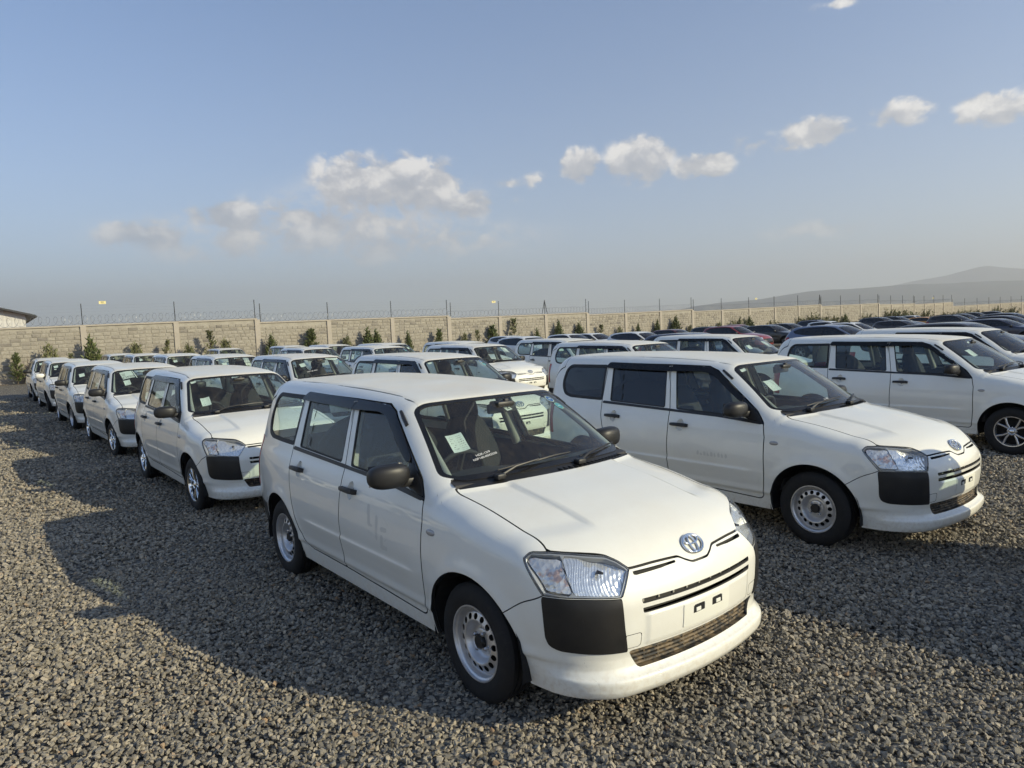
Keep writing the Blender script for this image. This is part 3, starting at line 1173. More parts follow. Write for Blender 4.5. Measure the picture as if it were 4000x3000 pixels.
def sticker(name, xe, y, w, h, material, off=-.012, twist=0.0, lean=0.0):
    """flat sheet behind the windscreen; local u to the car's left, v up the glass"""
    p, n = ws_point(xe, y, off)
    u = Vector((0, 1, 0))
    u = (u - n * u.dot(n)).normalized()
    v = n.cross(u).normalized()
    if v.z < 0:
        v = -v
        u = -u
    # seen from outside: right = image right. outside viewer looks along -n
    r = v.cross(n).normalized()
    c, s = math.cos(twist), math.sin(twist)
    r2, v2 = r * c + v * s, v * c - r * s
    M = Matrix(((r2.x, v2.x, n.x, p.x), (r2.y, v2.y, n.y, p.y), (r2.z, v2.z, n.z, p.z), (0, 0, 0, 1)))
    me = None
    if material is not None:
        k = 6
        V, Fc = [], []
        for i in range(k + 1):
            for j in range(k + 1):
                a, b = i / k - .5, j / k - .5
                V.append((a * w, b * h, lean * (a * a * .6 + .12 * math.sin(5 * b))))
        for i in range(k):
            for j in range(k):
                q = i * (k + 1) + j
                Fc.append((q, q + k + 1, q + k + 2, q + 1))
        me = mesh_from(name, V, Fc, material)
    return me, M


# ---- wheels (axis y, outer face towards -y for the right side)
def tyre_mesh(r=.296, w=.165, rim=.186):
    h = w / 2
    prof = [(rim - .006, -h * .70), (rim + .004, -h * .92), (rim + .03, -h * 1.02), (r - .06, -h * 1.04), (r - .035, -h * 1.0), (r - .016, -h * .90), (r - .004, -h * .76)]
    for g in (-.38, 0.0, .38):
        prof += [(r, h * (g - .22) if g > -.3 else -h * .70), (r, h * (g - .05)), (r - .008, h * (g - .045)), (r - .008, h * (g + .045)), (r, h * (g + .05))]
    prof += [(r, h * .70), (r - .004, h * .76), (r - .016, h * .90), (r - .06, h * 1.04), (rim + .03, h * 1.02), (rim - .006, h * .70)]
    b = B().lathe(prof, 56)
    # raised ring lettering blocks
    return b.mesh('tyre', 'tyre_rubber', smooth=True, flat_angle=R(35))


def polar_disc(prof, n, holes=None):
    """lathe as quads then clip holes; prof (r,a) ; returns V,F"""
    b = B().lathe(prof, n)
    if holes is None:
        return b.V, b.F
    V = np.array(b.V)
    m = HM(V, [list(f) for f in b.F], np.zeros(len(V), bool))
    c = compact(clip(m, holes(V)))
    return [tuple(v) for v in c.V], [tuple(f) for f in c.F]


def dense(prof, k=4):
    o = []
    for (r0, a0), (r1, a1) in zip(prof[:-1], prof[1:]):
        for i in range(k):
            t = i / k
            o.append((r0 + (r1 - r0) * t, a0 + (a1 - a0) * t))
    o.append(prof[-1])
    return o


def make_wheels():
    W['tyre'] = tyre_mesh()
    # steel wheel. axial a: negative = outwards
    face = -.074
    prof = [(.187, face + .016), (.190, face + .004), (.189, face - .004), (.183, face - .004), (.180, face + .006), (.172, face + .012), (.168, face + .040), (.163, face + .046),
            (.158, face + .040), (.147, face + .026), (.130, face + .020), (.113, face + .014), (.105, face + .016), (.097, face + .030), (.088, face + .050), (.078, face + .060), (.066, face + .058),
            (.060, face + .046), (.050, face + .043), (.030, face + .043)]
    d = dense(prof, 4)
    nh = 16
    cx = [(.130 * math.cos(2 * math.pi * (i + .5) / nh), .130 * math.sin(2 * math.pi * (i + .5) / nh)) for i in range(nh)]

    def hol(V):
        g = np.full(len(V), 1.0)
        for (a, c) in cx:
            g = np.minimum(g, np.hypot(V[:, 0] - a, V[:, 2] - c) - .0155)
        return g
    V, Fc = polar_disc(d, 192, hol)
    b = B().add(V, Fc)
    W['rim_steel'] = b.mesh('rim', 'steel_rim', smooth=True, flat_angle=R(50))
    back = B().lathe([(.178, .06), (.176, face + .055), (.10, face + .075), (.0, face + .078)], 32)
    W['wheel_back'] = back.mesh('brake_drum', 'dark_inside', smooth=True)
    cap = B().lathe([(.036, face + .045), (.036, face + .026), (.031, face + .019), (.0, face + .018)], 24)
    W['hub_cap'] = cap.mesh('hub_cap', 'black_plastic', smooth=True, flat_angle=R(40))
    W['lug_nut'] = B().lathe([(.011, face + .045), (.011, face + .028), (.007, face + .022), (0, face + .021)], 6).mesh('lug_nut', 'chrome_dark')
    # alloys: spokes between hub and barrel
    def alloy(key, nsp, pair, m, w0, w1, twist):
        bb = B()
        bb.lathe([(.187, face + .016), (.191, face + .002), (.189, face - .005), (.178, face - .003), (.171, face + .014), (.168, face + .06)], 64)
        bb.lathe([(.052, face + .05), (.050, face + .012), (.040, face + .006), (.030, face + .012), (.0, face + .010)], 28)
        for i in range(nsp):
            for s in ((-1, 1) if pair else (0,)):
                t0 = 2 * math.pi * i / nsp + s * twist * .35
                t1 = 2 * math.pi * i / nsp + s * twist
                vs = []
                for (r, t, w, a, dpt) in ((.034, t0, w0, face + .014, .03), (.10, (t0 + t1) / 2, (w0 + w1) / 2, face + .006, .026), (.174, t1, w1, face + .004, .022)):
                    ct, st = math.cos(t), math.sin(t)
                    for sg in (-1, 1):
                        x, z = r * ct - sg * w * st, r * st + sg * w * ct
                        vs.append((x, a + .006, z))
                        vs.append((r * ct - sg * w * .45 * st, a, r * st + sg * w * .45 * ct))
                        vs.append((x, a + dpt, z))
                Fq = []
                for k in range(2):
                    p, q = k * 6, (k + 1) * 6
                    # order per station: [lo edge, lo top, lo back, hi edge, hi top, hi back]
                    ring = [2, 0, 1, 4, 3, 5]
                    for u in range(6):
                        a_, b_ = ring[u], ring[(u + 1) % 6]
                        Fq.append((p + a_, p + b_, q + b_, q + a_))
                bb.add(vs, Fq)
        W[key] = bb.mesh('rim', m, smooth=True, flat_angle=R(28))
    alloy('rim_chrome', 7, True, 'chrome', .012, .014, .16)
    alloy('rim_grey', 4, True, 'chrome_dark', .011, .012, .32)
    W['centre_cap'] = B().lathe([(.028, face + .014), (.026, face + .007), (0, face + .006)], 20).mesh('hub_cap', 'chrome', smooth=True)


make_wheels()


def make_small_parts():
    # mirror
    def mirror(key, m):
        V, Fc = superell((0, 0, 0), (.060, .120, .067), 2.9, 28, 16)
        V = [(v.x - .018 * (v.y / .12) ** 2 * 1.0 + (.02 if v.x > 0 else 0) * 0, v.y, v.z + .004) for v in V]
        W[key] = mesh_from('mirror', V, Fc, m, smooth=True)
    mirror('mirror', 'black_plastic')
    mirror('mirror_white', 'paint_white')
    g = B()
    g.add([(-.058, -.10, -.055), (-.058, .10, -.055), (-.058, .10, .06), (-.058, -.10, .06)], [(0, 1, 2, 3)])
    W['mirror_glass'] = g.mesh('mirror_glass', 'chrome')
    a = B()
    a.box((0, 0, 0), (.055, .10, .05), bevel=.012)
    W['mirror_arm'] = a.mesh('mirror_arm', 'black_plastic', smooth=True, flat_angle=R(40))
    # door handle: bar plus recess
    h = B()
    pts = [(-.10, -.004, .0), (-.085, .022, 0.0), (-.05, .032, 0), (.05, .032, 0), (.085, .022, 0), (.10, -.004, 0)]
    V, Fc = [], []
    for i, (x, y, z) in enumerate(pts):
        hh = (.014, .018, .019, .016, .014, .012)[i]
        t = .008
        for (dy, dz) in ((-t, -hh), (-t, hh), (t, hh * .8), (t + .003, 0), (t, -hh * .8)):
            V.append((x, y + dy, z + dz))
    n = 5
    for i in range(len(pts) - 1):
        for k in range(n):
            Fc.append((i * n + k, i * n + (k + 1) % n, (i + 1) * n + (k + 1) % n, (i + 1) * n + k))
    Fc += [tuple(range(n - 1, -1, -1)), tuple(range((len(pts) - 1) * n, len(pts) * n))]
    h.add(V, Fc)
    W['door_handle'] = h.mesh('door_handle', 'black_plastic', smooth=True, flat_angle=R(40))
    V, Fc = [(0, -.026, 0)], []
    nr, na = 7, 28
    for i in range(1, nr + 1):
        r = i / nr
        for k in range(na):
            t = 2 * math.pi * k / na
            V.append((.0435 * r * math.cos(t), -.026 * (1 - r ** 2.2), .0565 * r * math.sin(t)))
    for k in range(na):
        Fc.append((0, 1 + k, 1 + (k + 1) % na))
    for i in range(nr - 1):
        for k in range(na):
            q = 1 + i * na
            Fc.append((q + k, q + na + k, q + na + (k + 1) % na, q + (k + 1) % na))
    W['handle_cup'] = mesh_from('handle_cup', V, Fc, 'paint_white', smooth=True)
    # side marker
    V, Fc = superell((0, 0, 0), (.040, .012, .017), 2.2, 20, 10)
    W['side_marker'] = mesh_from('side_marker', V, Fc, 'marker_lens', smooth=True)
    # pillar strip
    p0, n0 = surf_frame(-.955, .592, 1.357)
    p1, n1 = surf_frame(-.840, .622, 1.287)
    s = B()
    s.tube([p0 + n0 * .004, (p0 + p1) / 2 + n0 * .008, p1 + n1 * .004], [.011, .013, .012], 8)
    W['pillar_stripL'] = s.mesh('pillar_strip', 'black_gloss', smooth=True, flat_angle=R(50))
    s2 = B()
    m = lambda v: Vector((v.x, -v.y, v.z))
    s2.tube([m(p0 + n0 * .004), m((p0 + p1) / 2 + n0 * .008), m(p1 + n1 * .004)], [.011, .013, .012], 8)
    W['pillar_stripR'] = s2.mesh('pillar_strip', 'black_gloss', smooth=True, flat_angle=R(50))
    # emblem: three interlaced ellipses
    p, n = surf_frame(.722, 0, .784)
    up = Vector((0, 0, 1))
    up = (up - n * up.dot(n)).normalized()
    rt = up.cross(n)
    e = B()

    def ell(cx, cy, a, b, w, lift=.006):
        k = 40
        e.tube([p + n * lift + rt * (cx + a * math.cos(2 * math.pi * i / k)) + up * (cy + b * math.sin(2 * math.pi * i / k)) for i in range(k)], w, 8, close=True)
    ell(0, 0, .066, .046, .0062)
    ell(0, -.002, .021, .042, .0050)
    ell(0, .020, .046, .021, .0048)
    W['emblem'] = e.mesh('emblem', 'chrome', smooth=True)
    # wipers
    for key, y0, y1 in (('wiperR', -.17, .02), ('wiperL', .36, .40)):
        pass
    def wiper(key, pivot, tip_a, tip_b):
        b = B()
        pv, nv = ws_point(-.165, pivot, .012)
        mid_y = (tip_a[1] + tip_b[1]) / 2
        pm, nm = ws_point((tip_a[0] + tip_b[0]) / 2, mid_y, .022)
        pa, _ = ws_point(tip_a[0], tip_a[1], .010)
        pb, _ = ws_point(tip_b[0], tip_b[1], .010)
        b.tube([pv, pv * .6 + pm * .4 + nv * .02, pm], [.010, .008, .005], 8)
        b.box(pv, (.05, .06, .03), bevel=.008)
        b.tube([pa, (pa + pm) / 2 + nm * .002, pm - nm * .006, (pb + pm) / 2 + nm * .002, pb], [.004, .006, .007, .006, .004], 6)
        W[key] = b.mesh(key, 'black_plastic', smooth=True, flat_angle=R(40))
    wiper('wiper_near', -.42, (-.215, -.40), (-.250, .12))
    wiper('wiper_far', .12, (-.205, .16), (-.245, .62))
    # cowl grille ribs
    cg = B()
    for i in range(16):
        y = -.05 + i * .04
        pz, nz = ws_point(-.15, y, -.003)
        cg.box(pz, (.05, .006, .006))
    W['cowl_ribs'] = cg.mesh('cowl_ribs', 'black_rubber')
    # lower grille, slot backing
    lg = B()
    for z in (.322, .3405, .359, .3775, .394):
        k = 16
        V, Fc = [], []
        for i in range(k + 1):
            y = -.475 + .95 * i / k
            x = .752 - .25 * y * y
            V += [(x, y, z - .0035), (x - .004, y, z + .0035), (x - .035, y, z + .008), (x - .035, y, z)]
        for i in range(k):
            for q in range(4):
                Fc.append((i * 4 + q, i * 4 + (q + 1) % 4, i * 4 + 4 + (q + 1) % 4, i * 4 + 4 + q))
        lg.add(V, Fc)
    V, Fc = [], []
    for i in range(17):
        y = -.475 + .95 * i / 16
        V += [(.772 - .25 * y * y, y, .3095), (.700 - .25 * y * y, y, .3115)]
    Fc = [(2 * i, 2 * i + 2, 2 * i + 3, 2 * i + 1) for i in range(16)]
    lg.add(V, Fc)
    for i in range(12):
        y = -.44 + i * .08
        lg.box((.735 - .25 * y * y, y, .356), (.02, .01, .08))
    W['lower_grille'] = lg.mesh('lower_grille', 'grille_dusty')
    bk = B()
    k = 14
    for (z0, z1, dx, hw) in ((.30, .42, .075, .5), (.55, .64, .05, .42), (.705, .75, .05, .40)):
        V, Fc = [], []
        for i in range(k + 1):
            y = hw * (2 * i / k - 1)
            x = float(Xc(np.array([(z0 + z1) / 2]))[0]) - .25 * y * y - dx
            V += [(x, y, z0), (x, y, z1)]
        for i in range(k):
            Fc.append((2 * i, 2 * i + 2, 2 * i + 3, 2 * i + 1))
        bk.add(V, Fc)
    W['grille_backing'] = bk.mesh('grille_backing', 'gap_grey')
    W['grille_rib'] = B().box((-.012, 0, 0), (.014, .010, .060)).mesh('grille_rib', 'trim_grey')
    # underbody and wheel wells
    u = B()
    u.box((-1.28, 0, .29), (1.78, 1.50, .13))
    u.box((.30, 0, .30), (.70, 1.05, .15))
    u.box((-2.55, 0, .33), (1.6, 1.0, .16))
    u.box((.10, 0, .54), (.64, 1.0, .36))
    u.box((-2.56, 0, .52), (1.4, 1.02, .30))
    for xc in (-.012, -2.555):
        for s in (-1, 1):
            V, Fc = [], []
            kk = 20
            for i in range(kk + 1):
                t = math.pi * (-.06 + 1.12 * i / kk)
                x, z = xc + .375 * math.cos(t), .29 + .375 * math.sin(t)
                V += [(x, s * .785, z), (x, s * .46, z)]
            for i in range(kk):
                Fc.append((2 * i, 2 * i + 1, 2 * i + 3, 2 * i + 2))
            u.add(V, Fc)
            V = [(xc, s * .47, .29)] + [(xc + .375 * math.cos(math.pi * (-.06 + 1.12 * i / kk)), s * .47, .29 + .375 * math.sin(math.pi * (-.06 + 1.12 * i / kk))) for i in range(kk + 1)]
            u.add(V, [(0, i + 1, i + 2) for i in range(kk)])
    W['underbody'] = u.mesh('underbody', 'dark_inside')
    # cabin
    f = B()
    f.box((-1.6, 0, .40), (2.3, 1.36, .06))
    f.box((-2.85, 0, .62), (.9, 1.0, .06))
    f.box((-.38, 0, .62), (.08, 1.30, .5))
    W['cabin_floor'] = f.mesh('cabin_floor', 'trim_dark')
    ds = B()
    k = 12
    prof = [(-.24, 1.015), (-.33, 1.03), (-.50, 1.015), (-.60, .985), (-.645, .93), (-.60, .80), (-.55, .62), (-.36, .60), (-.22, .85)]
    V, Fc = [], []
    for i in range(k + 1):
        y = -.66 + 1.32 * i / k
        bulge = .03 * math.exp(-((y + .36) / .17) ** 2)
        for (x, z) in prof:
            V.append((x - .15 * y * y, y, z + (bulge if z > .9 and x < -.4 else 0)))
    n = len(prof)
    for i in range(k):
        for q in range(n):
            Fc.append((i * n + q, i * n + (q + 1) % n, (i + 1) * n + (q + 1) % n, (i + 1) * n + q))
    ds.add(V, Fc)
    W['dashboard'] = ds.mesh('dashboard', 'dash_plastic', smooth=True, flat_angle=R(45))
    st = B()
    c = Vector((-.74, -.36, .955))
    ax = Vector((-.90, 0, .44)).normalized()
    a1 = Vector((0, 1, 0))
    a2 = ax.cross(a1)
    st.tube([c + (a1 * math.cos(t) + a2 * math.sin(t)) * .182 for t in [2 * math.pi * i / 32 for i in range(32)]], .0145, 8, close=True)
    for t in (math.pi * .02, math.pi * .98, math.pi * 1.5):
        st.tube([c, c + (a1 * math.cos(t) + a2 * math.sin(t)) * .18], .018, 6)
    st.tube([c - ax * .02, c - ax * -.03], .055, 12)
    st.tube([c, c - ax * .22], .03, 8)
    W['steering_wheel'] = st.mesh('steering_wheel', 'dash_plastic', smooth=True, flat_angle=R(45))

    def seat(x, y, w, tall):
        b = B()
        V, Fc = superell((x + .02, y, .62), (.27, w, .095), 3.2, 24, 12)
        b.add(V, Fc)
        M = Matrix.Rotation(R(-20), 3, 'Y')
        V, Fc = superell((x - .30, y, .93), (.085, w * .96, .30), 3.0, 24, 14, M)
        V = [Vector((v.x, y + (v.y - y) * (1 - .32 * max(0, (v.z - .9) / .3)), v.z)) for v in V]
        b.add(V, Fc)
        if tall:
            V, Fc = superell((x - .395, y, 1.235), (.055, w * .52, .115), 2.8, 20, 12, M)
            b.add(V, Fc)
        return b
    W['seat'] = seat(0, 0, .245, True).mesh('seat', 'seat_fabric', smooth=True)
    W['rear_bench'] = seat(0, 0, .60, False).mesh('rear_bench', 'seat_fabric', smooth=True)
    rv = B()
    rv.box((-.765, 0.02, 1.335), (.035, .22, .062), bevel=.012)
    rv.box((-.72, 0.02, 1.372), (.03, .03, .05), bevel=.006)
    W['rear_view_mirror'] = rv.mesh('rear_view_mirror', 'dash_plastic', smooth=True, flat_angle=R(40))
    sb = B()
    sb.box((-.735, -.0, 1.365), (.10, .13, .035), bevel=.01)
    W['camera_box'] = sb.mesh('camera_box', 'black_plastic', smooth=True, flat_angle=R(40))
    # pillars inside
    for s, q in (('L', 1), ('R', -1)):
        W['pillar_b' + s] = B().tube([(-1.47, q * .70, .95), (-1.52, q * .64, 1.18), (-1.555, q * .575, 1.385)], .04, 8).mesh('pillar_trim', 'trim_grey', smooth=True, flat_angle=R(50))
        W['pillar_c' + s] = B().tube([(-2.36, q * .70, .95), (-2.37, q * .635, 1.18), (-2.385, q * .57, 1.39)], .035, 8).mesh('pillar_trim', 'trim_grey', smooth=True, flat_angle=R(50))
        W['pillar_a' + s] = B().tube([(-.36, q * .635, 1.0), (-.60, q * .60, 1.16), (-.92, q * .535, 1.365)], .022, 8).mesh('pillar_trim', 'trim_grey', smooth=True, flat_angle=R(50))
    # lamp bulbs
    for s, q in (('L', 1), ('R', -1)):
        b = B()
        b.tube([(.590, q * .515, .735), (.622, q * .515, .737)], [.009, .006], 10)
        W['bulb' + s] = b.mesh('bulb', 'dark_inside', smooth=True)


make_small_parts()
# ------------------------------------------------------------------ putting a wagon together
def wagon(label, x, y, yaw_deg, z=0.0, rim='steel', tint=(), visor=True, mirror='black', papers=(), mark=None, group='white station wagons parked in rows'):
    root = bpy.data.objects.new('station_wagon', None)
    root.empty_display_size = .3
    root.location = (x, y, z)
    root.rotation_euler = (0, 0, R(yaw_deg))
    link(root)
    tag(root, label, 'station wagon', group)

    steer = 0.0 if y < 6 else random.uniform(-.13, .13)

    def p(name, key, parent=root, loc=None, rot=None):
        if W.get(key) is None:
            return None
        return ob(name, W[key], parent, loc, rot)
    p('body', 'body')
    p('underbody', 'underbody')
    p('inner_panel', 'inner_panel')
    rf = p('roof', 'roof')
    p('headliner', 'headliner', rf)
    hd = p('hood', 'hood')
    p('emblem', 'emblem', hd)
    fb = p('front_bumper', 'front_bumper')
    p('lower_grille', 'lower_grille', fb)
    p('grille_backing', 'grille_backing', fb)
    for gk in range(9):
        gy = -.36 + gk * .09
        p('grille_rib', 'grille_rib', fb, (.755 - .25 * gy * gy, gy, .594))
    pb = p('plate_bracket', 'plate_bracket')
    for gs in (-1, 1):
        p('plate_recess', 'plate_hole', pb, (.7968, gs * .068, .509))
        p('plate_clip', 'plate_clip', pb, (.8000, gs * .075, .503))
    p('rear_bumper', 'rear_bumper')
    tg = p('tailgate', 'tailgate')
    p('rear_window', 'rear_window', tg)
    w = p('windscreen', 'windscreen')
    p('windscreen_seal', 'windscreen_seal', w)
    cw = p('cowl', 'cowl')
    p('cowl_ribs', 'cowl_ribs', cw)
    p('wiper', 'wiper_near')
    p('wiper', 'wiper_far')
    for s, q in (('R', -1), ('L', 1)):
        p('roof_moulding', 'roof_moulding' + s, rf)
        h = p('headlight', 'headlight' + s)
        for k in ('lamp_reflector', 'lamp_indicator', 'lamp_housing', 'lamp_bezel'):
            p(k, k + s, h)
        p('bulb', 'bulb' + s, h)
        p('corner_guard', 'corner_guard' + s, fb)
        p('tow_hook_cover', 'tow_hook_cover' + s, fb)
        p('tail_light', 'tail_light' + s)
        fd = p('front_door', 'front_door' + s)
        rd = p('rear_door', 'rear_door' + s)
        tf, tr, tq = ('_tint' if k in tint else '' for k in 'frq')
        p('window', 'front_door_window' + tf + s, fd)
        p('window_seal', 'front_door_window_seal' + s, fd)
        p('window', 'rear_door_window' + tr + s, rd)
        p('window_seal', 'rear_door_window_seal' + s, rd)
        qw = p('quarter_window', 'quarter_window' + tq + s)
        p('window_seal', 'quarter_window_seal' + s, qw)
        p('belt_moulding', 'belt_moulding' + s)
        if visor:
            p('window_visor', 'front_visor' + s, fd)
            p('window_visor', 'rear_visor' + s, rd)
        p('pillar_strip', 'pillar_strip' + s)
        for d_, hx, hz in ((fd, -1.310, .862), (rd, -2.172, .886)):
            pos, n = surf_frame(hx, q * .8, hz)
            tilt = math.atan2(n.z, abs(n.y))
            hn = p('door_handle', 'door_handle', d_, pos + n * .006, (tilt * (1 if q > 0 else 1), 0, 0 if q > 0 else math.pi))
            pc, nc = surf_frame(hx + .010, q * .8, hz)
            tc_ = math.atan2(nc.z, abs(nc.y))
            p('handle_cup', 'handle_cup', d_, pc - nc * .0008, (tc_, 0, 0 if q > 0 else math.pi))
        p('mirror_base', 'mirror_triangle' + s, fd)
        p('door_sash', 'door_sash' + s, fd)
        p('window_divider', 'window_divider' + s, rd)
        mr = p('mirror', 'mirror_white' if mirror == 'white' else 'mirror', root, (-.632, -.872 if q < 0 else .838, 1.052), (0, 0, q * R(8)))
        p('mirror_glass', 'mirror_glass', mr)
        p('mirror_arm', 'mirror_arm', mr, (.0, -q * .10, -.04))
        pos, n = surf_frame(-.328, q * .81, .791)
        p('side_marker', 'side_marker', root, pos, (0, 0, 0))
        for wx in (-.012, -2.557):
            we = ob('wheel', W['tyre'], root, (wx, q * .709, .291), (0, random.uniform(-3, 3), (0 if q < 0 else math.pi) + (steer if wx > -1 else 0)))
            we.name = 'wheel'
            if rim == 'steel':
                p('rim', 'rim_steel', we)
                p('hub_cap', 'hub_cap', we)
                for gk in range(4):
                    gt = math.pi / 4 + gk * math.pi / 2
                    p('lug_nut', 'lug_nut', we, (.050 * math.cos(gt), 0, .050 * math.sin(gt)))
            else:
                p('rim', 'rim_chrome' if rim == 'chrome' else 'rim_grey', we)
                p('hub_cap', 'centre_cap', we)
                for gk in range(4):
                    gt = math.pi / 4 + gk * math.pi / 2
                    p('lug_nut', 'lug_nut', we, (.050 * math.cos(gt), 0, .050 * math.sin(gt)))
            p('brake_drum', 'wheel_back', we)
        p('seat', 'seat', root, (-1.30, q * .35, 0))
    p('rear_bench', 'rear_bench', root, (-2.15, 0, -.02))
    p('cabin_floor', 'cabin_floor')
    if mark:
        p('faded_mark', mark)
    p('dashboard', 'dashboard')
    p('steering_wheel', 'steering_wheel')
    p('rear_view_mirror', 'rear_view_mirror')
    p('camera_box', 'camera_box')
    for s in 'RL':
        for k in 'abc':
            p('pillar_trim', 'pillar_' + k + s)
    for pp in papers:
        add_paper(w, *pp)
    return root


STK = {}


def add_paper(w, kind, xe, y, *a):
    """papers, stickers and writing on the windscreen"""
    tw = a[0] if a else 0.0
    key = (kind, round(xe, 3), round(y, 3), round(tw, 2))

    def put(name, me, M):
        o = ob(name, me, w)
        o.matrix_local = M
        return o
    if kind in ('sheet', 'blank', 'small', 'wide'):
        wd, hg = dict(sheet=(.10, .14), blank=(.11, .12), small=(.06, .035), wide=(.30, .11))[kind]
        if key not in STK:
            STK[key] = sticker('paper_sheet', xe, y, wd, hg, 'paper_printed' if kind == 'sheet' else 'paper_blank', -.016, tw, .03)
        put('paper_sheet', *STK[key])
    elif kind == 'number':
        txt = a[1]
        me, M = sticker('paper_sheet', xe, y, .19, .235, 'paper_blank', -.014, tw, .0)
        put('paper_sheet', me, M)
        t = text_mesh('printed_number', txt, .075, 'ink_black')
        put('printed_number', t, M @ Matrix.Translation((0, -.075, .002)))
        b = B()
        rr = random.Random(5)
        for i in range(6):
            for j in range(2):
                b.box((-.055 + j * .0 + rr.uniform(-.004, .004), .055 - i * .016, .002), (.055 * rr.uniform(.6, 1.1), .004, .0004))
        put('printed_lines', b.mesh('printed_lines', 'ink_black'), M)
    elif kind == 'stickers':
        for i, (dx, dy) in enumerate(((0, 0), (.075, .025))):
            for rad, m, lift in ((.036, 'sticker_green' if i else 'sticker_white', 0), (.030, 'sticker_cyan' if i else 'sticker_blue', .0006), (.014, 'sticker_white', .0012)):
                k2 = ('disc', rad, m)
                if k2 not in STK:
                    b = B().add([(rad * math.cos(2 * math.pi * j / 28), rad * (1 if rad > .02 else .45) * math.sin(2 * math.pi * j / 28), 0) for j in range(28)], [tuple(range(28))])
                    STK[k2] = b.mesh('sticker', m)
                _, M = sticker('sticker', xe + dx, y + dy, 1, 1, None, -.009, tw)
                put('sticker', STK[k2], M @ Matrix.Translation((0, 0, lift)))
    elif kind == 'writing':
        _, M = sticker('writing', xe, y, 1, 1, None, .004, tw)
        for i, t in enumerate(a[1]):
            put('handwriting', text_mesh('handwriting', t, a[2], 'chalk_white'), M @ Matrix.Translation((0, -i * a[2] * 1.15, 0)))
    elif kind == 'note':
        me, M = sticker('paper_sheet', xe, y, .05, .05, 'paper_blank', -.03, tw)
        put('paper_sheet', me, M)
        put('printed_number', text_mesh('printed_number', a[1], .05, 'ink_black'), M @ Matrix.Translation((0, 0, .002)))


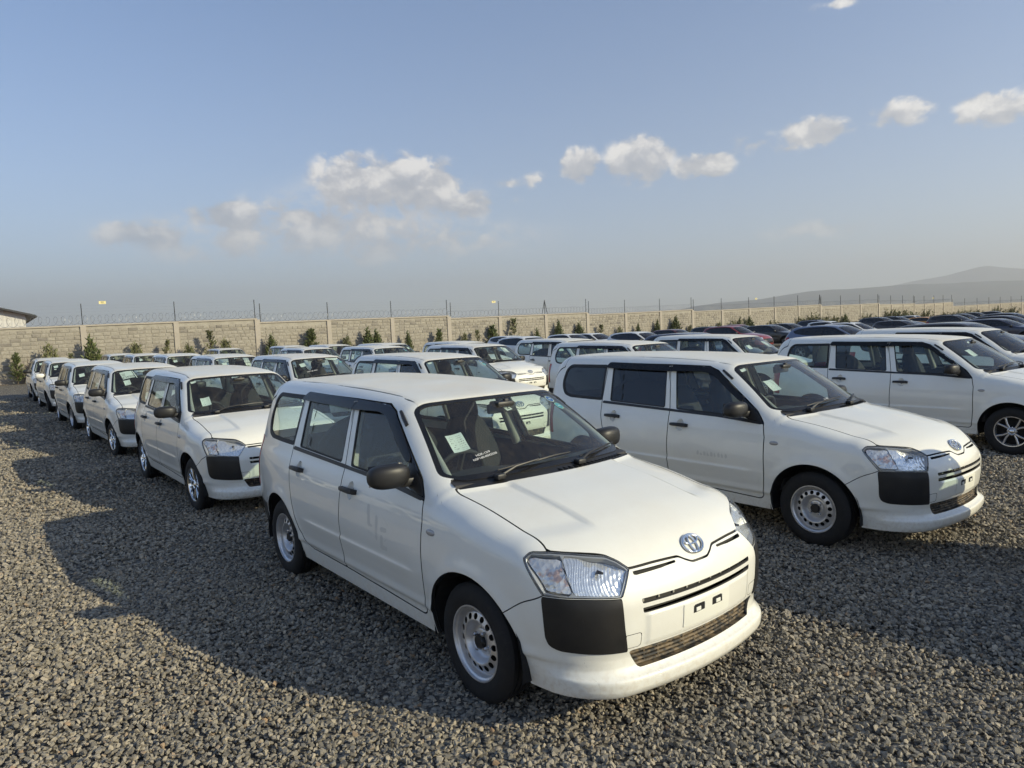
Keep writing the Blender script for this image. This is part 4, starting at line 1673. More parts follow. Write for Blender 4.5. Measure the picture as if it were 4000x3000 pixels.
random.seed(11)
CARS = [
    # label, x, y, yaw, z, options
    ('foremost white station wagon, steel wheels, faded LTL marks on its door', .384, 3.838, -51.82, 0, dict(mark='faded_mark', papers=[('sheet', -.455, -.475, -.10), ('stickers', -.70, .44), ('writing', -.345, -.40, .0, ('HDK-12/9', 'NSP160-0042520'), .022), ('note', -.69, .02, .2, '2')])),
    ('white station wagon with blacked-out rear side windows and steel wheels', 2.971, 5.941, -52.45, .012, dict(tint=('r', 'q'), mark='faded_text', papers=[('sheet', -.50, -.43, -.12), ('small', -.73, -.49), ('stickers', -.70, .44), ('writing', -.26, -.1, .1, ('31 90',), .03)])),
    ('white station wagon with chrome wheels directly behind the foremost wagon', -2.902, 8.048, -51.59, 0, dict(rim='chrome', papers=[('sheet', -.38, -.47, -.05), ('small', -.735, -.50)])),
    ('third white station wagon of the left file, big numbered sheet high in windscreen', -6.132, 12.204, -51.18, -.01, dict(rim='chrome', papers=[('number', -.66, -.36, .08, '62020'), ('sheet', -.45, -.40, .03), ('wide', -.55, .12)])),
    ('white station wagon, fourth in the left file, one square paper low in windscreen', -9.311, 16.214, -51.57, -.01, dict(papers=[('blank', -.47, -.45), ('writing', -.25, -.3, 0, ('NCP55 0071',), .035)])),
    ('white station wagon with a white door mirror, fifth in left file', -12.93, 20.92, -51.34, 0, dict(mirror='white', rim='chrome', papers=[('blank', -.62, -.44), ('small', -.5, -.47)])),
    ('last white station wagon of the left file, nearest the shrubs', -16.382, 25.374, -52.57, .01, dict(papers=[('blank', -.62, -.42)])),
    ('white station wagon behind the wagon with blacked-out windows, green-lit cabin', -.348, 10.385, -51.4, 0, dict(papers=[('small', -.74, -.48), ('stickers', -.68, .42)])),
    ('white station wagon with two round blue stickers, third in second file', -3.561, 14.189, -51.16, -.01, dict(papers=[('blank', -.60, -.40, .05), ('stickers', -.70, .44), ('writing', -.38, -.3, 0, ('NSP160 0021',), .04), ('wide', -.76, .3)])),
    ('white station wagon, fourth in the second file, small tag at windscreen top', -6.799, 18.106, -51.69, -.01, dict(papers=[('small', -.74, -.49), ('blank', -.55, -.38)])),
    ('white station wagon, fifth in the second file', -10.354, 22.888, -52.0, 0, dict(papers=[('small', -.74, -.49), ('blank', -.55, -.38)])),
    ('white station wagon, sixth in the second file', -13.75, 27.2, -52.0, 0, dict(papers=[('blank', -.55, -.38, .2)])),
    ('farthest white station wagon of the second file', -17.2, 31.6, -52.0, 0, dict(papers=[('small', -.6, -.45)])),
    ('white station wagon with grey spoked alloy wheel at the right', 6.755, 9.044, -52.45, .012, dict(rim='grey', papers=[('sheet', -.52, -.40, -.1), ('small', -.72, -.1)])),
    ('white station wagon with a red tail light, second in the third file', 3.351, 13.40, -52.84, 0, dict(papers=[('small', -.73, -.48), ('stickers', -.70, .40)])),
    ('white station wagon showing its emblem in the middle, numbered sheet at left of windscreen', .025, 17.883, -51.8, -.01, dict(papers=[('number', -.62, .30, -.05, '10673')])),
    ('white station wagon, fourth in the third file', -3.22, 21.3, -51.86, 0, dict(papers=[('small', -.74, -.48), ('stickers', -.70, .44)])),
    ('white station wagon, fifth in the third file', -6.454, 24.998, -51.68, 0, dict(papers=[('small', -.72, .3)])),
    ('white station wagon, farthest in the third file, below the paired slender shrubs', -13.8, 35.418, -52.32, 0, dict(visor=True, papers=[('small', -.74, -.48)])),
    ('white station wagon with black rear windows cut off by the right picture edge', 9.75, 12.75, -52.6, 0, dict(tint=('r', 'q', 'f'))),
    ('white station wagon with blue-topped paper in windscreen and thin roof aerial', 6.021, 15.632, -53.04, 0, dict(papers=[('number', -.5, .25, 0, '62043'), ('sheet', -.45, -.42, -.1)])),
    ('white station wagon, third in the fourth file, beside the red tail light', 2.578, 19.674, -53.34, 0, dict()),
    ('white station wagon, fourth in the fourth file', -.75, 23.6, -52.0, 0, dict()),
    ('white station wagon, fifth in the fourth file, paper on its windscreen', -4.03, 27.416, -51.57, 0, dict(papers=[('sheet', -.55, .42)])),
    ('white station wagon, sixth in the fourth file', -7.2, 31.3, -52.0, 0, dict(papers=[('stickers', -.6, .1)])),
    ('white station wagon, farthest in the fourth file', -10.267, 34.848, -52.34, 0, dict()),
    ('white station wagon outside the left edge, first counted from the front', -2.56, -5.17, -51.5, 0, dict()),
    ('white station wagon outside the left edge, second counted from the front', -5.88, -0.92, -52.6, 0, dict()),
    ('white station wagon outside the left edge, third counted from the front', -9.21, 3.34, -51.7, 0, dict()),
    ('white station wagon outside the left edge, fourth counted from the front', -12.48, 7.51, -52.2, 0, dict()),
    ('white station wagon outside the left edge, fifth counted from the front', -15.80, 11.77, -51.6, 0, dict()),
    ('white station wagon parked outside the right edge, its shadow on the gravel', 6.29, 1.97, -47.5, 0, dict()),
]
for (lab, x, y, yaw, z, kw) in CARS:
    wagon(lab, x, y, yaw, z, **kw)
# ------------------------------------------------------------------ crossovers and hatchbacks at the back of the lot
def make_F_suv():
    wz = pch([.2, .3, .45, .7, .9, 1.0, 1.1, 1.3, 1.45, 1.6], [.82, .86, .885, .90, .885, .855, .805, .715, .645, .55])
    tp = pch([-3.6, -3.3, -3.1, -2.8, -2.4, -1.9, -1.5, -1.25, -1.12, -.7, -.30, -.22, 0, .35, .6, .74, .86, 1.0], [1.30, 1.40, 1.435, 1.47, 1.497, 1.515, 1.505, 1.475, 1.44, 1.26, 1.065, 1.045, 1.01, .95, .885, .82, .70, .5])
    xc = pch([.15, .25, .35, .5, .65, .75, .85, .95], [.78, .86, .885, .89, .88, .85, .76, .55])
    xr = pch([.2, .35, .6, .85, 1.0, 1.2, 1.35, 1.45], [-3.42, -3.50, -3.50, -3.47, -3.44, -3.33, -3.22, -3.10])

    def F(x, y, z):
        y = np.abs(y)
        w = wz(z) - .11 * np.maximum(x, 0) ** 1.5 - .10 * np.maximum(-2.6 - x, 0) ** 1.6
        for c in (0., -2.62):
            r = np.hypot(x - c, z - .33)
            w = w + .018 * np.exp(-((r - .40) / .06) ** 2) * sstep(z, .2, .4)
        w = w - .014 * np.exp(-((z - .62 - .02 * (x + 1.3)) / .07) ** 2) * sstep(-x, .35, .7) * (1 - sstep(-x, 2.0, 2.4))
        xe = x + .35 * y * y
        s = smax(y - w, z - (tp(xe) - .06 * y * y), .13)
        s = smax(s, x - (xc(z) - .28 * y * y - .9 * np.maximum(y - .5, 0) ** 2), .2)
        return smax(s, (xr(z) + .16 * y * y) - x, .18)
    return F


U = {}


def build_suv():
    body = Body(make_F_suv(), (-3.52, .86), (.22, 1.54), .92, .2, -2.95, .70, (.035, .03, .022), top_lo=.62)
    rest = body.patches
    for c in (0., -2.62):
        _, rest = body.cut(rest, lambda P: np.where(P[:, 1] > .3, np.maximum(.405 - np.hypot(P[:, 0] - c, P[:, 2] - .33), np.where(P[:, 2] < .33, .405 - np.abs(P[:, 0] - c), -1)), -1))
    clad, rest = body.cut(rest, lambda P: np.maximum(.36 - P[:, 2], np.where(P[:, 1] > .5, .445 - np.minimum(np.hypot(P[:, 0], P[:, 2] - .33), np.hypot(P[:, 0] + 2.62, P[:, 2] - .33)), -1)))
    U['lower_cladding'] = body.part('lower_cladding', clad, 'black_plastic', skirt=.02)
    dlo = rnd([(-.60, 1.045), (-1.0, 1.24), (-1.30, 1.395), (-1.65, 1.44), (-2.3, 1.425), (-2.75, 1.375), (-3.02, 1.27), (-2.9, 1.16), (-2.4, 1.08), (-1.4, 1.04)], .05)
    g = lambda P: np.where(P[:, 1] > .3, sdpoly(P[:, [0, 2]], dlo), -1)
    win, rest = body.cut(rest, g)
    for nm, lo, hi in (('front_window', -1.70, 9), ('rear_window', -2.55, -1.74), ('quarter_window', -9, -2.60)):
        w = body.cut(win, lambda P: np.minimum(np.minimum(P[:, 0] - lo, hi - P[:, 0]), g(P) - .014))[0]
        for s in 'RL':
            U[nm + s] = body.part('window', w, 'glass_suv', sides=s, skirt=0, off=-.006)
    for s in 'RL':
        U['frame' + s] = body.part('window_frame', win, 'black_gloss', sides=s, skirt=.01, off=-.009)
    XS = lambda P: P[:, 0] + .35 * P[:, 1] ** 2
    ws = rnd([(-1.10, -.5), (-1.10, .50), (-1.04, .60), (-.36, .74), (-.27, .66), (-.27, -.5)], .05)
    gw = lambda P: np.where((P[:, 0] < -.02) & (P[:, 0] > -1.5) & (P[:, 2] > .9), sdpoly(np.stack([XS(P), P[:, 1]], 1), ws), -1)
    w, rest = body.cut(rest, gw)
    U['windscreen'] = body.part('windscreen', w, 'glass_wind', skirt=.01, off=-.004)
    rwg = lambda P: np.where(P[:, 0] < -2.95, sdpoly(P[:, 1:3], rnd([(-.5, 1.05), (.66, 1.05), (.55, 1.36), (-.5, 1.37)], .04)), -1)
    w, rest = body.cut(rest, rwg)
    U['tail_window'] = body.part('tail_window', w, 'glass_suv', skirt=.01, off=-.004)
    th = lambda P: np.degrees(np.arctan2(P[:, 1], np.maximum(P[:, 0], .02))) * .0145
    hp = [(33 * .0145, .70), (32 * .0145, .76), (48 * .0145, .83), (60 * .0145, .85), (58 * .0145, .80), (46 * .0145, .74)]
    h, rest = body.cut(rest, lambda P: np.where(P[:, 0] > .2, sdpoly(np.stack([th(P), P[:, 2]], 1), hp), -1), .002)
    for s in 'RL':
        U['headlight' + s] = body.part('headlight', h, 'reflector', sides=s, skirt=.02, off=.002)
    gr, rest = body.cut(rest, lambda P: np.where(P[:, 0] > .5, sdpoly(P[:, 1:3], rnd([(-.3, .44), (.46, .44), (.52, .52), (.44, .70), (-.3, .72)], .05)), -1))
    U['grille'] = body.part('grille', gr, 'black_gloss', skirt=.02, off=-.015)
    tl, rest = body.cut(rest, lambda P: np.where(P[:, 0] < -2.9, np.minimum(np.minimum(P[:, 2] - .86, 1.01 - P[:, 2]), np.minimum(-3.12 - P[:, 0], P[:, 1] - .42)), -1), .002)
    for s in 'RL':
        U['tail_light' + s] = body.part('tail_light', tl, 'red_lens', sides=s, skirt=.01, off=.004)
    gap = lambda x0: (lambda P: np.where((P[:, 1] > .5) & (P[:, 2] > .40) & (P[:, 2] < 1.03), .0045 - np.abs(P[:, 0] - x0 + .03 * (P[:, 2] - .7)), -1))
    for x0 in (-.62, -1.72, -2.28):
        _, rest = body.cut(rest, gap(x0))
    U['body_data'] = rest
    U['inner'] = body.part('inner_panel', body.cut(body.cut(body.patches, lambda P: 1.0 - P[:, 2])[0], lambda P: np.where((P[:, 2] < .75) & (P[:, 1] > .3), np.minimum(np.hypot(P[:, 0], P[:, 2] - .33), np.hypot(P[:, 0] + 2.62, P[:, 2] - .33)) - .43, 1))[0], 'trim_dark', skirt=0, off=-.03)
    u = B()
    u.box((-1.3, 0, .36), (4.0, 1.2, .26))
    for c in (0., -2.62):
        u.box((c, 0, .5), (.86, 1.2, .5))
    U['underbody'] = u.mesh('underbody', 'dark_inside')
    b = B()
    V, Fc = superell((0, 0, 0), (.075, .12, .075), 2.6, 18, 10)
    b.add(V, Fc)
    U['mirror'] = b.mesh('mirror', 'black_gloss', smooth=True)
    for s, q in (('L', 1), ('R', -1)):
        r = B()
        r.tube([(-1.45, q * .56, 1.49), (-1.6, q * .565, 1.535), (-2.6, q * .55, 1.525), (-2.85, q * .535, 1.47)], .018, 8)
        U['roof_rail' + s] = r.mesh('roof_rail', 'black_gloss', smooth=True)
    sp = B()
    V, Fc = [], []
    for i in range(13):
        y = -.55 + 1.1 * i / 12
        V += [(-3.02 + .1 * y * y, y, 1.425 - .06 * y * y), (-3.30 + .16 * y * y, y, 1.39 - .06 * y * y), (-3.28 + .16 * y * y, y, 1.365 - .06 * y * y), (-3.05 + .1 * y * y, y, 1.385 - .06 * y * y)]
    for i in range(12):
        for k in range(4):
            Fc.append((i * 4 + k, i * 4 + 4 + k, i * 4 + 4 + (k + 1) % 4, i * 4 + (k + 1) % 4))
    Fc += [(0, 1, 2, 3), (48, 51, 50, 49)]
    sp.add(V, Fc)
    U['spoiler'] = sp
    st = B()
    for y in (-.38, .38):
        V, Fc = superell((-1.75, y, 1.0), (.10, .24, .33), 3, 16, 10, Matrix.Rotation(R(-18), 3, 'Y'))
        st.add(V, Fc)
    V, Fc = superell((-2.65, 0, .95), (.10, .62, .28), 3, 16, 10, Matrix.Rotation(R(-18), 3, 'Y'))
    st.add(V, Fc)
    st.box((-.62, 0, .93), (.5, 1.4, .14), bevel=.04)
    U['cabin'] = st.mesh('cabin', 'seat_fabric', smooth=True, flat_angle=R(50))
    U['_b'] = body


glass_mat('glass_suv', (.10, .11, .115), 1.5, 0.0, .02)
build_suv()
SUVP = {}


def suv_paint(key, col, rough=.28, metal=.0):
    mat('paint_' + key, col, rough, metal, coat=.9, coat_rough=.04, build=paint_build(.10))
    SUVP[key] = (U['_b'].part('body', U['body_data'], 'paint_' + key, skirt=.02, gapm='gap_shade'), U['spoiler'].mesh('spoiler', 'paint_' + key, smooth=True, flat_angle=R(40)))


for k_, c_ in (('black', (.012, .012, .014)), ('navy', (.015, .022, .055)), ('charcoal', (.05, .052, .056)), ('red', (.20, .008, .014)), ('maroon', (.085, .010, .018)), ('slate', (.13, .17, .26)), ('silver', (.45, .46, .47)),
               ('pearl', (.78, .78, .76)), ('orange', (.62, .25, .02))):
    suv_paint(k_, c_, .3, .4 if k_ in ('slate', 'silver', 'charcoal') else 0)


def suv(label, col, kR, kF, py, rail=False, sz=None, L=2.15, cat='crossover car', group='crossovers and hatchbacks parked behind the wagons'):
    a, b = px_dir(kR, py), px_dir(kF, py)
    ka, kb = a.x / a.y, b.x / b.y
    Y = (L * .616 + L * .788 * kb) / (kb - ka)
    X = ka * Y
    ox, oy = X + 3.25 * .616, Y - 3.25 * .788
    lon = -ox * .616 + oy * .788
    if lon > 42:
        ox, oy = ox * 42 / lon, oy * 42 / lon
        Y *= 42 / lon
    g0 = gz(ox, oy)
    rz = CAM_H + b.z / b.y * (Y - 1.7) - g0
    sz = max(.95, min(1.1, rz / 1.515)) if sz is None else sz
    root = bpy.data.objects.new('crossover_car', None)
    root.location = (ox, oy, g0)
    root.rotation_euler = (0, 0, R(-52 + random.uniform(-1, 1)))
    root.scale = (1.08, 1.03, sz)
    link(root)
    tag(root, label, cat, group)
    bd, sp = SUVP[col]
    ob('body', bd, root)
    ob('spoiler', sp, root)
    for nm, key in (('lower_cladding', 'lower_cladding'), ('windscreen', 'windscreen'), ('tail_window', 'tail_window'), ('grille', 'grille'), ('underbody', 'underbody'), ('inner_panel', 'inner'), ('cabin', 'cabin')):
        ob(nm, U[key], root)
    for s, q in (('R', -1), ('L', 1)):
        for key in ('front_window', 'rear_window', 'quarter_window'):
            ob('window', U[key + s], root)
        ob('window_frame', U['frame' + s], root)
        ob('headlight', U['headlight' + s], root)
        ob('tail_light', U['tail_light' + s], root)
        ob('mirror', U['mirror'], root, (-.72, q * .96, 1.06))
        if rail:
            ob('roof_rail', U['roof_rail' + s], root)
        for wx in (0, -2.62):
            w = ob('wheel', W['tyre'], root, (wx, q * .78, .33), (0, random.uniform(-3, 3), 0 if q < 0 else math.pi), (1.13, 1.3, 1.13))
            ob('rim', W['rim_grey'], w)
            ob('brake_drum', W['wheel_back'], w)


random.seed(5)
for a in [
    ('black crossover with its whole side in view behind the wagons', 'black', 2936, 3039, 1267), ('bright red crossover with its nose in view left of the black crossover', 'red', 2783, 2893, 1271),
    ('dark green-black crossover left of the bright red one', 'charcoal', 2727, 2822, 1273, False, None, 2.5), ('second red car, roof only, behind the bright red crossover', 'red', 2828, 2912, 1266),
    ('black car right behind the black crossover in view', 'black', 3010, 3106, 1261), ('slate blue estate directly behind the wagon roofs', 'slate', 3131, 3318, 1266),
    ('navy car with roof rails behind the slate blue estate', 'navy', 3137, 3222, 1247, True), ('white hatchback behind the slate blue estate', 'pearl', 3178, 3268, 1253),
    ('white car with black window band right of the slate blue estate', 'pearl', 3240, 3366, 1257, True), ('charcoal car with roof rails below the wall bend', 'charcoal', 3375, 3466, 1236, True),
    ('black hatchback with red tail light near the orange car', 'black', 3439, 3550, 1252), ('small white hatchback below the green hedge', 'pearl', 3520, 3588, 1231),
    ('orange car, the only one of its colour', 'orange', 3561, 3645, 1246), ('black car left of the small white hatchback', 'black', 3440, 3529, 1234, True),
    ('big black car with roof rails right of the orange car', 'black', 3649, 3755, 1228, True), ('charcoal car behind the big black car with rails', 'charcoal', 3700, 3788, 1224),
    ('black car near the drop in the far wall', 'black', 3760, 3830, 1219), ('long low black roof just behind the right-edge wagon', 'black', 3554, 3834, 1255), ('black roof at the right edge, second row back', 'navy', 3782, 3945, 1247),
    ('black roof at the right edge, third row back', 'black', 3828, 3970, 1230), ('charcoal roof at the right edge, fourth row back', 'charcoal', 3855, 3975, 1213, False, None, 1.95), ('farthest dark car by the right wall end', 'black', 3838, 3905, 1214),
    ('white estate farthest left of the rear row, below the thin sapling', 'pearl', 1944, 2040, 1316, False, None, 2.75), ('white estate second from left of the rear row', 'pearl', 1992, 2094, 1317),
    ('white car between two shrubs in the rear row', 'pearl', 2170, 2254, 1310), ('white car with dark windows right of the slanting shrub', 'pearl', 2260, 2364, 1310, False, None, 2.6), ('white car with dark windows below the tall bushy shrub', 'pearl', 2419, 2532, 1300),
    ('maroon car behind the white rear row', 'maroon', 2577, 2672, 1284, False, None, 2.35), ('navy roof just behind the wagon with an aerial', 'navy', 2571, 2760, 1297),
]:
    suv(*a)
# ------------------------------------------------------------------ ground and gravel
def gravel_colour(nt, vec):
    n = nt.noise(vec, 1.1, 5, .6)
    return n


def ground_build(nt, b):
    tc = nt.new('ShaderNodeNewGeometry')
    p = tc.outputs['Position']
    x, y, z = nt.sep(p)
    flat = nt.comb(x, y, 0.0)
    wob = nt.vm('ADD', flat, nt.vm('SCALE', nt.noise(flat, 30, 2, .5, 0, 'Color'), .03))
    cell = nt.voro(wob, 26.0, 'F1', 'Color')
    d1 = nt.voro(wob, 26.0)
    r, g_, b_ = nt.sep(cell)
    big = nt.noise(flat, .35, 5, .6)
    stone = nt.ramp(r, [(0.0, (.15, .14, .12)), (.45, (.25, .232, .195)), (.8, (.35, .317, .26)), (.95, (.41, .36, .285)), (1.0, (.42, .33, .24))])
    gap = nt.sst(d1, .62, .38)
    col = nt.mix(gap, (.08, .073, .064), stone)
    col = nt.mix(nt.m('MULTIPLY', nt.sst(big, .48, .75), .45), col, (.29, .24, .18))
    # bare soil beyond the lot and along the wall foot
    wd = nt.m('ADD', nt.m('MULTIPLY', x, -.5972), nt.m('MULTIPLY', y, .8021))
    soil = nt.sst(nt.m('ADD', wd, nt.m('MULTIPLY', big, 1.2)), 47.3, 48.0)
    sc = nt.mix(nt.noise(flat, 3.0, 5, .6), (.20, .105, .05), (.30, .19, .11))
    far = nt.mix(nt.noise(flat, .004, 6, .6), (.13, .12, .07), (.24, .20, .12))
    sc = nt.mix(nt.sst(wd, 60, 120), sc, far)
    nt.put(b.inputs['Base Color'], nt.mix(soil, col, sc))
    h = nt.m('ADD', nt.m('MULTIPLY', nt.m('SUBTRACT', 1.0, d1), .8), nt.m('MULTIPLY', g_, .7))
    nt.put(b.inputs['Normal'], nt.bump(h, .9, .022))


mat('gravel_ground', (.12, .115, .11), .93, build=ground_build, spec=.2)
gv, gf = [], []
_xs = [-26000, -300] + list(np.arange(-100, 221, 8.0)) + [600, 26000]
_ys = [-26000, -300] + list(np.arange(-60, 261, 8.0)) + [600, 26000]
for _x in _xs:
    for _y in _ys:
        gv.append((_x, _y, gz(_x, _y) if abs(_x) < 500 and abs(_y) < 500 else 0.0))
for _i in range(len(_xs) - 1):
    for _j in range(len(_ys) - 1):
        _q = _i * len(_ys) + _j
        gf.append((_q, _q + len(_ys), _q + len(_ys) + 1, _q + 1))
gnd = ob('ground', mesh_from('ground', gv, gf, 'gravel_ground', smooth=True))
tag(gnd, 'grey gravel ground of the parking lot', kind='structure')


def stone_build(nt, b):
    oi = nt.new('ShaderNodeObjectInfo')
    geo = nt.new('ShaderNodeNewGeometry')
    tc = nt.new('ShaderNodeTexCoord')
    rr = oi.outputs['Random']
    c = nt.ramp(rr, [(0.0, (.115, .107, .094)), (.3, (.198, .183, .156)), (.6, (.295, .268, .22)), (.85, (.39, .345, .273)), (.965, (.45, .39, .297)), (.99, (.34, .25, .17)), (1.0, (.36, .23, .13))])
    n = nt.noise(nt.vm('ADD', tc.outputs['Object'], nt.vm('SCALE', oi.outputs['Location'], 3.1)), 60, 4, .65)
    c = nt.mix(nt.m('MULTIPLY', nt.sst(n, .42, .72), .4), c, (.29, .25, .19))
    # dust worn into the driving lane and in drifts
    px, py, _ = nt.sep(geo.outputs['Position'])
    lat = nt.m('ADD', nt.m('MULTIPLY', px, .788), nt.m('MULTIPLY', py, .616))
    drift = nt.noise(nt.comb(px, py, 0.0), .5, 4, .6)
    dust = nt.m('ADD', nt.m('MULTIPLY', nt.sst(lat, 2.2, -2.5), .34), nt.m('MULTIPLY', nt.sst(drift, .46, .72), .34), clamp=True)
    c = nt.mix(dust, c, (.45, .38, .285))
    nt.put(b.inputs['Base Color'], c)
    nt.put(b.inputs['Normal'], nt.bump(n, .35, .004))


mat('crushed_stone', (.12, .12, .12), .88, build=stone_build, spec=.25)


def make_gravel():
    rr = random.Random(3)
    protos = bpy.data.collections.new('gravel_stones')
    for k in range(12):
        bm = bmesh.new()
        ax = (rr.uniform(.8, 1.25), rr.uniform(.6, .95), rr.uniform(.42, .75))
        for i in range(11):
            v = Vector((rr.gauss(0, 1), rr.gauss(0, 1), rr.gauss(0, 1))).normalized()
            v = Vector([math.copysign(abs(q) ** .7, q) for q in v])
            bm.verts.new((v.x * ax[0] * .5, v.y * ax[1] * .5, v.z * ax[2] * .5))
        res = bmesh.ops.convex_hull(bm, input=bm.verts)
        bmesh.ops.delete(bm, geom=[g for g in res['geom_interior'] if isinstance(g, bmesh.types.BMVert)], context='VERTS')
        me = bpy.data.meshes.new('stone')
        bm.to_mesh(me)
        bm.free()
        me.materials.append(MATS['crushed_stone'])
        o = bpy.data.objects.new('stone', me)
        protos.objects.link(o)
    rg = np.random.default_rng(5)
    pts, scl = [], []
    # rings of decreasing density, only inside the view with a margin
    for (d0, d1, dens, s0, s1) in ((1.5, 4.2, 3300, .017, .037), (4.2, 6.5, 2500, .019, .040), (6.5, 10.0, 1350, .024, .047), (10.0, 16.0, 520, .032, .060), (16.0, 24.0, 180, .042, .078), (24.0, 33.0, 70, .05, .095)):
        half = R(43)
        area = half * (d1 * d1 - d0 * d0)
        n = int(area * dens)
        r = np.sqrt(rg.uniform(d0 * d0, d1 * d1, n))
        t = rg.uniform(-half, half, n)
        x, y = r * np.sin(t), r * np.cos(t)
        s = rg.uniform(s0, s1, n) * np.where(rg.uniform(0, 1, n) < .25, .72, 1.0)
        keep = y > 1.2
        wav = .012 * np.sin(x * 1.7 + y * .6) * np.sin(y * 1.3 - x * .4) + .006 * np.sin(x * 5.1 + 1.0) * np.sin(y * 4.3)
        pts.append(np.stack([x, y, rg.uniform(-.006, .014, n) + s * .10 + wav + .006], 1)[keep])
        scl.append(s[keep])
    P = np.concatenate(pts)
    S = np.concatenate(scl)
    me = bpy.data.meshes.new('gravel')
    me.vertices.add(len(P))
    me.vertices.foreach_set('co', P.ravel().astype(np.float32))
    at = me.attributes.new('sz', 'FLOAT', 'POINT')
    at.data.foreach_set('value', S.astype(np.float32))
    rt = me.attributes.new('rot', 'FLOAT_VECTOR', 'POINT')
    rot = np.stack([rg.normal(0, .45, len(P)), rg.normal(0, .45, len(P)), rg.uniform(0, 6.28, len(P))], 1)
    rt.data.foreach_set('vector', rot.ravel().astype(np.float32))
    me.update()
    o = ob('gravel', me)
    tag(o, 'loose grey crushed stone covering the lot', 'gravel', kind='stuff')
    ng = bpy.data.node_groups.new('scatter_gravel', 'GeometryNodeTree')
    ng.interface.new_socket('Geometry', in_out='INPUT', socket_type='NodeSocketGeometry')
    ng.interface.new_socket('Geometry', in_out='OUTPUT', socket_type='NodeSocketGeometry')
    N = ng.nodes
    gi, go = N.new('NodeGroupInput'), N.new('NodeGroupOutput')
    ci = N.new('GeometryNodeCollectionInfo')
    ci.inputs['Collection'].default_value = protos
    ci.inputs['Separate Children'].default_value = True
    ci.inputs['Reset Children'].default_value = True
    ip = N.new('GeometryNodeInstanceOnPoints')
    ip.inputs['Pick Instance'].default_value = True
    a1 = N.new('GeometryNodeInputNamedAttribute')
    a1.data_type = 'FLOAT'
    a1.inputs['Name'].default_value = 'sz'
    a2 = N.new('GeometryNodeInputNamedAttribute')
    a2.data_type = 'FLOAT_VECTOR'
    a2.inputs['Name'].default_value = 'rot'
    L = ng.links
    L.new(gi.outputs[0], ip.inputs['Points'])
    L.new(ci.outputs[0], ip.inputs['Instance'])
    L.new(a1.outputs[0], ip.inputs['Scale'])
    L.new(a2.outputs[0], ip.inputs['Rotation'])
    L.new(ip.outputs[0], go.inputs[0])
    o.modifiers.new('scatter', 'NODES').node_group = ng


make_gravel()

# ------------------------------------------------------------------ perimeter wall
WP0 = Vector((-24.616, 40.771, 0))
WST = Vector((3.96171, 2.94941, 0))          # one bay
WU = WST.normalized()
WN = Vector((WU.y, -WU.x, 0))                # towards the lot
BAY = WST.length


def wall_mat(nt, b):
    tc = nt.new('ShaderNodeNewGeometry')
    p = tc.outputs['Position']
    n = nt.noise(p, 2.0, 6, .65)
    n2 = nt.noise(p, 14.0, 4, .6)
    nt.put(b.inputs['Base Color'], nt.mix(nt.sst(n, .35, .7), (.40, .372, .315), (.32, .295, .25)))
    nt.put(b.inputs['Normal'], nt.bump(n2, .5, .02))


mat('wall_mortar', (.4, .34, .27), .93, build=wall_mat, spec=.2)


def wstone_mat(nt, b):
    geo = nt.new('ShaderNodeNewGeometry')
    rr = geo.outputs['Random Per Island']
    oi = nt.new('ShaderNodeObjectInfo')
    r2 = nt.m('FRACT', nt.m('ADD', rr, oi.outputs['Random']))
    p = geo.outputs['Position']
    n = nt.noise(p, 9.0, 6, .7)
    big = nt.noise(p, .55, 3, .6)
    c = nt.ramp(nt.m('ADD', nt.m('MULTIPLY', r2, .72), nt.m('MULTIPLY', big, .42)), [(0.0, (.40, .37, .31)), (.6, (.365, .335, .28)), (.86, (.30, .275, .235)), (.95, (.21, .195, .175)), (1.0, (.15, .14, .13))])
    nt.put(b.inputs['Base Color'], nt.mix(nt.m('MULTIPLY', nt.sst(n, .35, .75), .6), c, (.20, .17, .14)))
    nt.put(b.inputs['Normal'], nt.bump(n, .8, .03))


mat('wall_stone', (.4, .33, .25), .92, build=wstone_mat, spec=.2)


def conc_mat(nt, b):
    geo = nt.new('ShaderNodeNewGeometry')
    n = nt.noise(geo.outputs['Position'], 3.0, 6, .65)
    nt.put(b.inputs['Base Color'], nt.mix(n, (.47, .425, .36), (.36, .32, .27)))
    nt.put(b.inputs['Normal'], nt.bump(nt.noise(geo.outputs['Position'], 25, 4), .3, .01))


mat('wall_concrete', (.44, .40, .34), .9, build=conc_mat, spec=.2)


def wall_xy(i):
    """position of column i along the wall; the line bends a little at the far end"""
    if i <= 19:
        return WP0 + WST * i
    q = WP0 + WST * 19
    d1 = Vector((math.cos(R(43.5)), math.sin(R(43.5)), 0)) * BAY
    if i <= 26:
        return q + d1 * (i - 19)
    q = q + d1 * 7
    return q + Vector((math.cos(R(35)), math.sin(R(35)), 0)) * BAY * (i - 26)


SECT = [(-4, 2, 2.90, 3.29), (2, 5, 3.04, 3.13), (5, 8, 2.92, 3.07), (8, 11, 2.86, 3.08), (11, 16, 2.87, 3.24), (16, 19, 3.02, 3.22), (19, 22, 3.02, 3.06), (22, 26, 2.93, 3.18), (26, 36, 2.48, 2.98)]


def top_z(i, after=True):
    for (a, b, z0, z1) in SECT:
        if a <= i < b or (i == b and not after):
            return z0 + (z1 - z0) * (i - a) / (b - a)
    return SECT[-1][3]


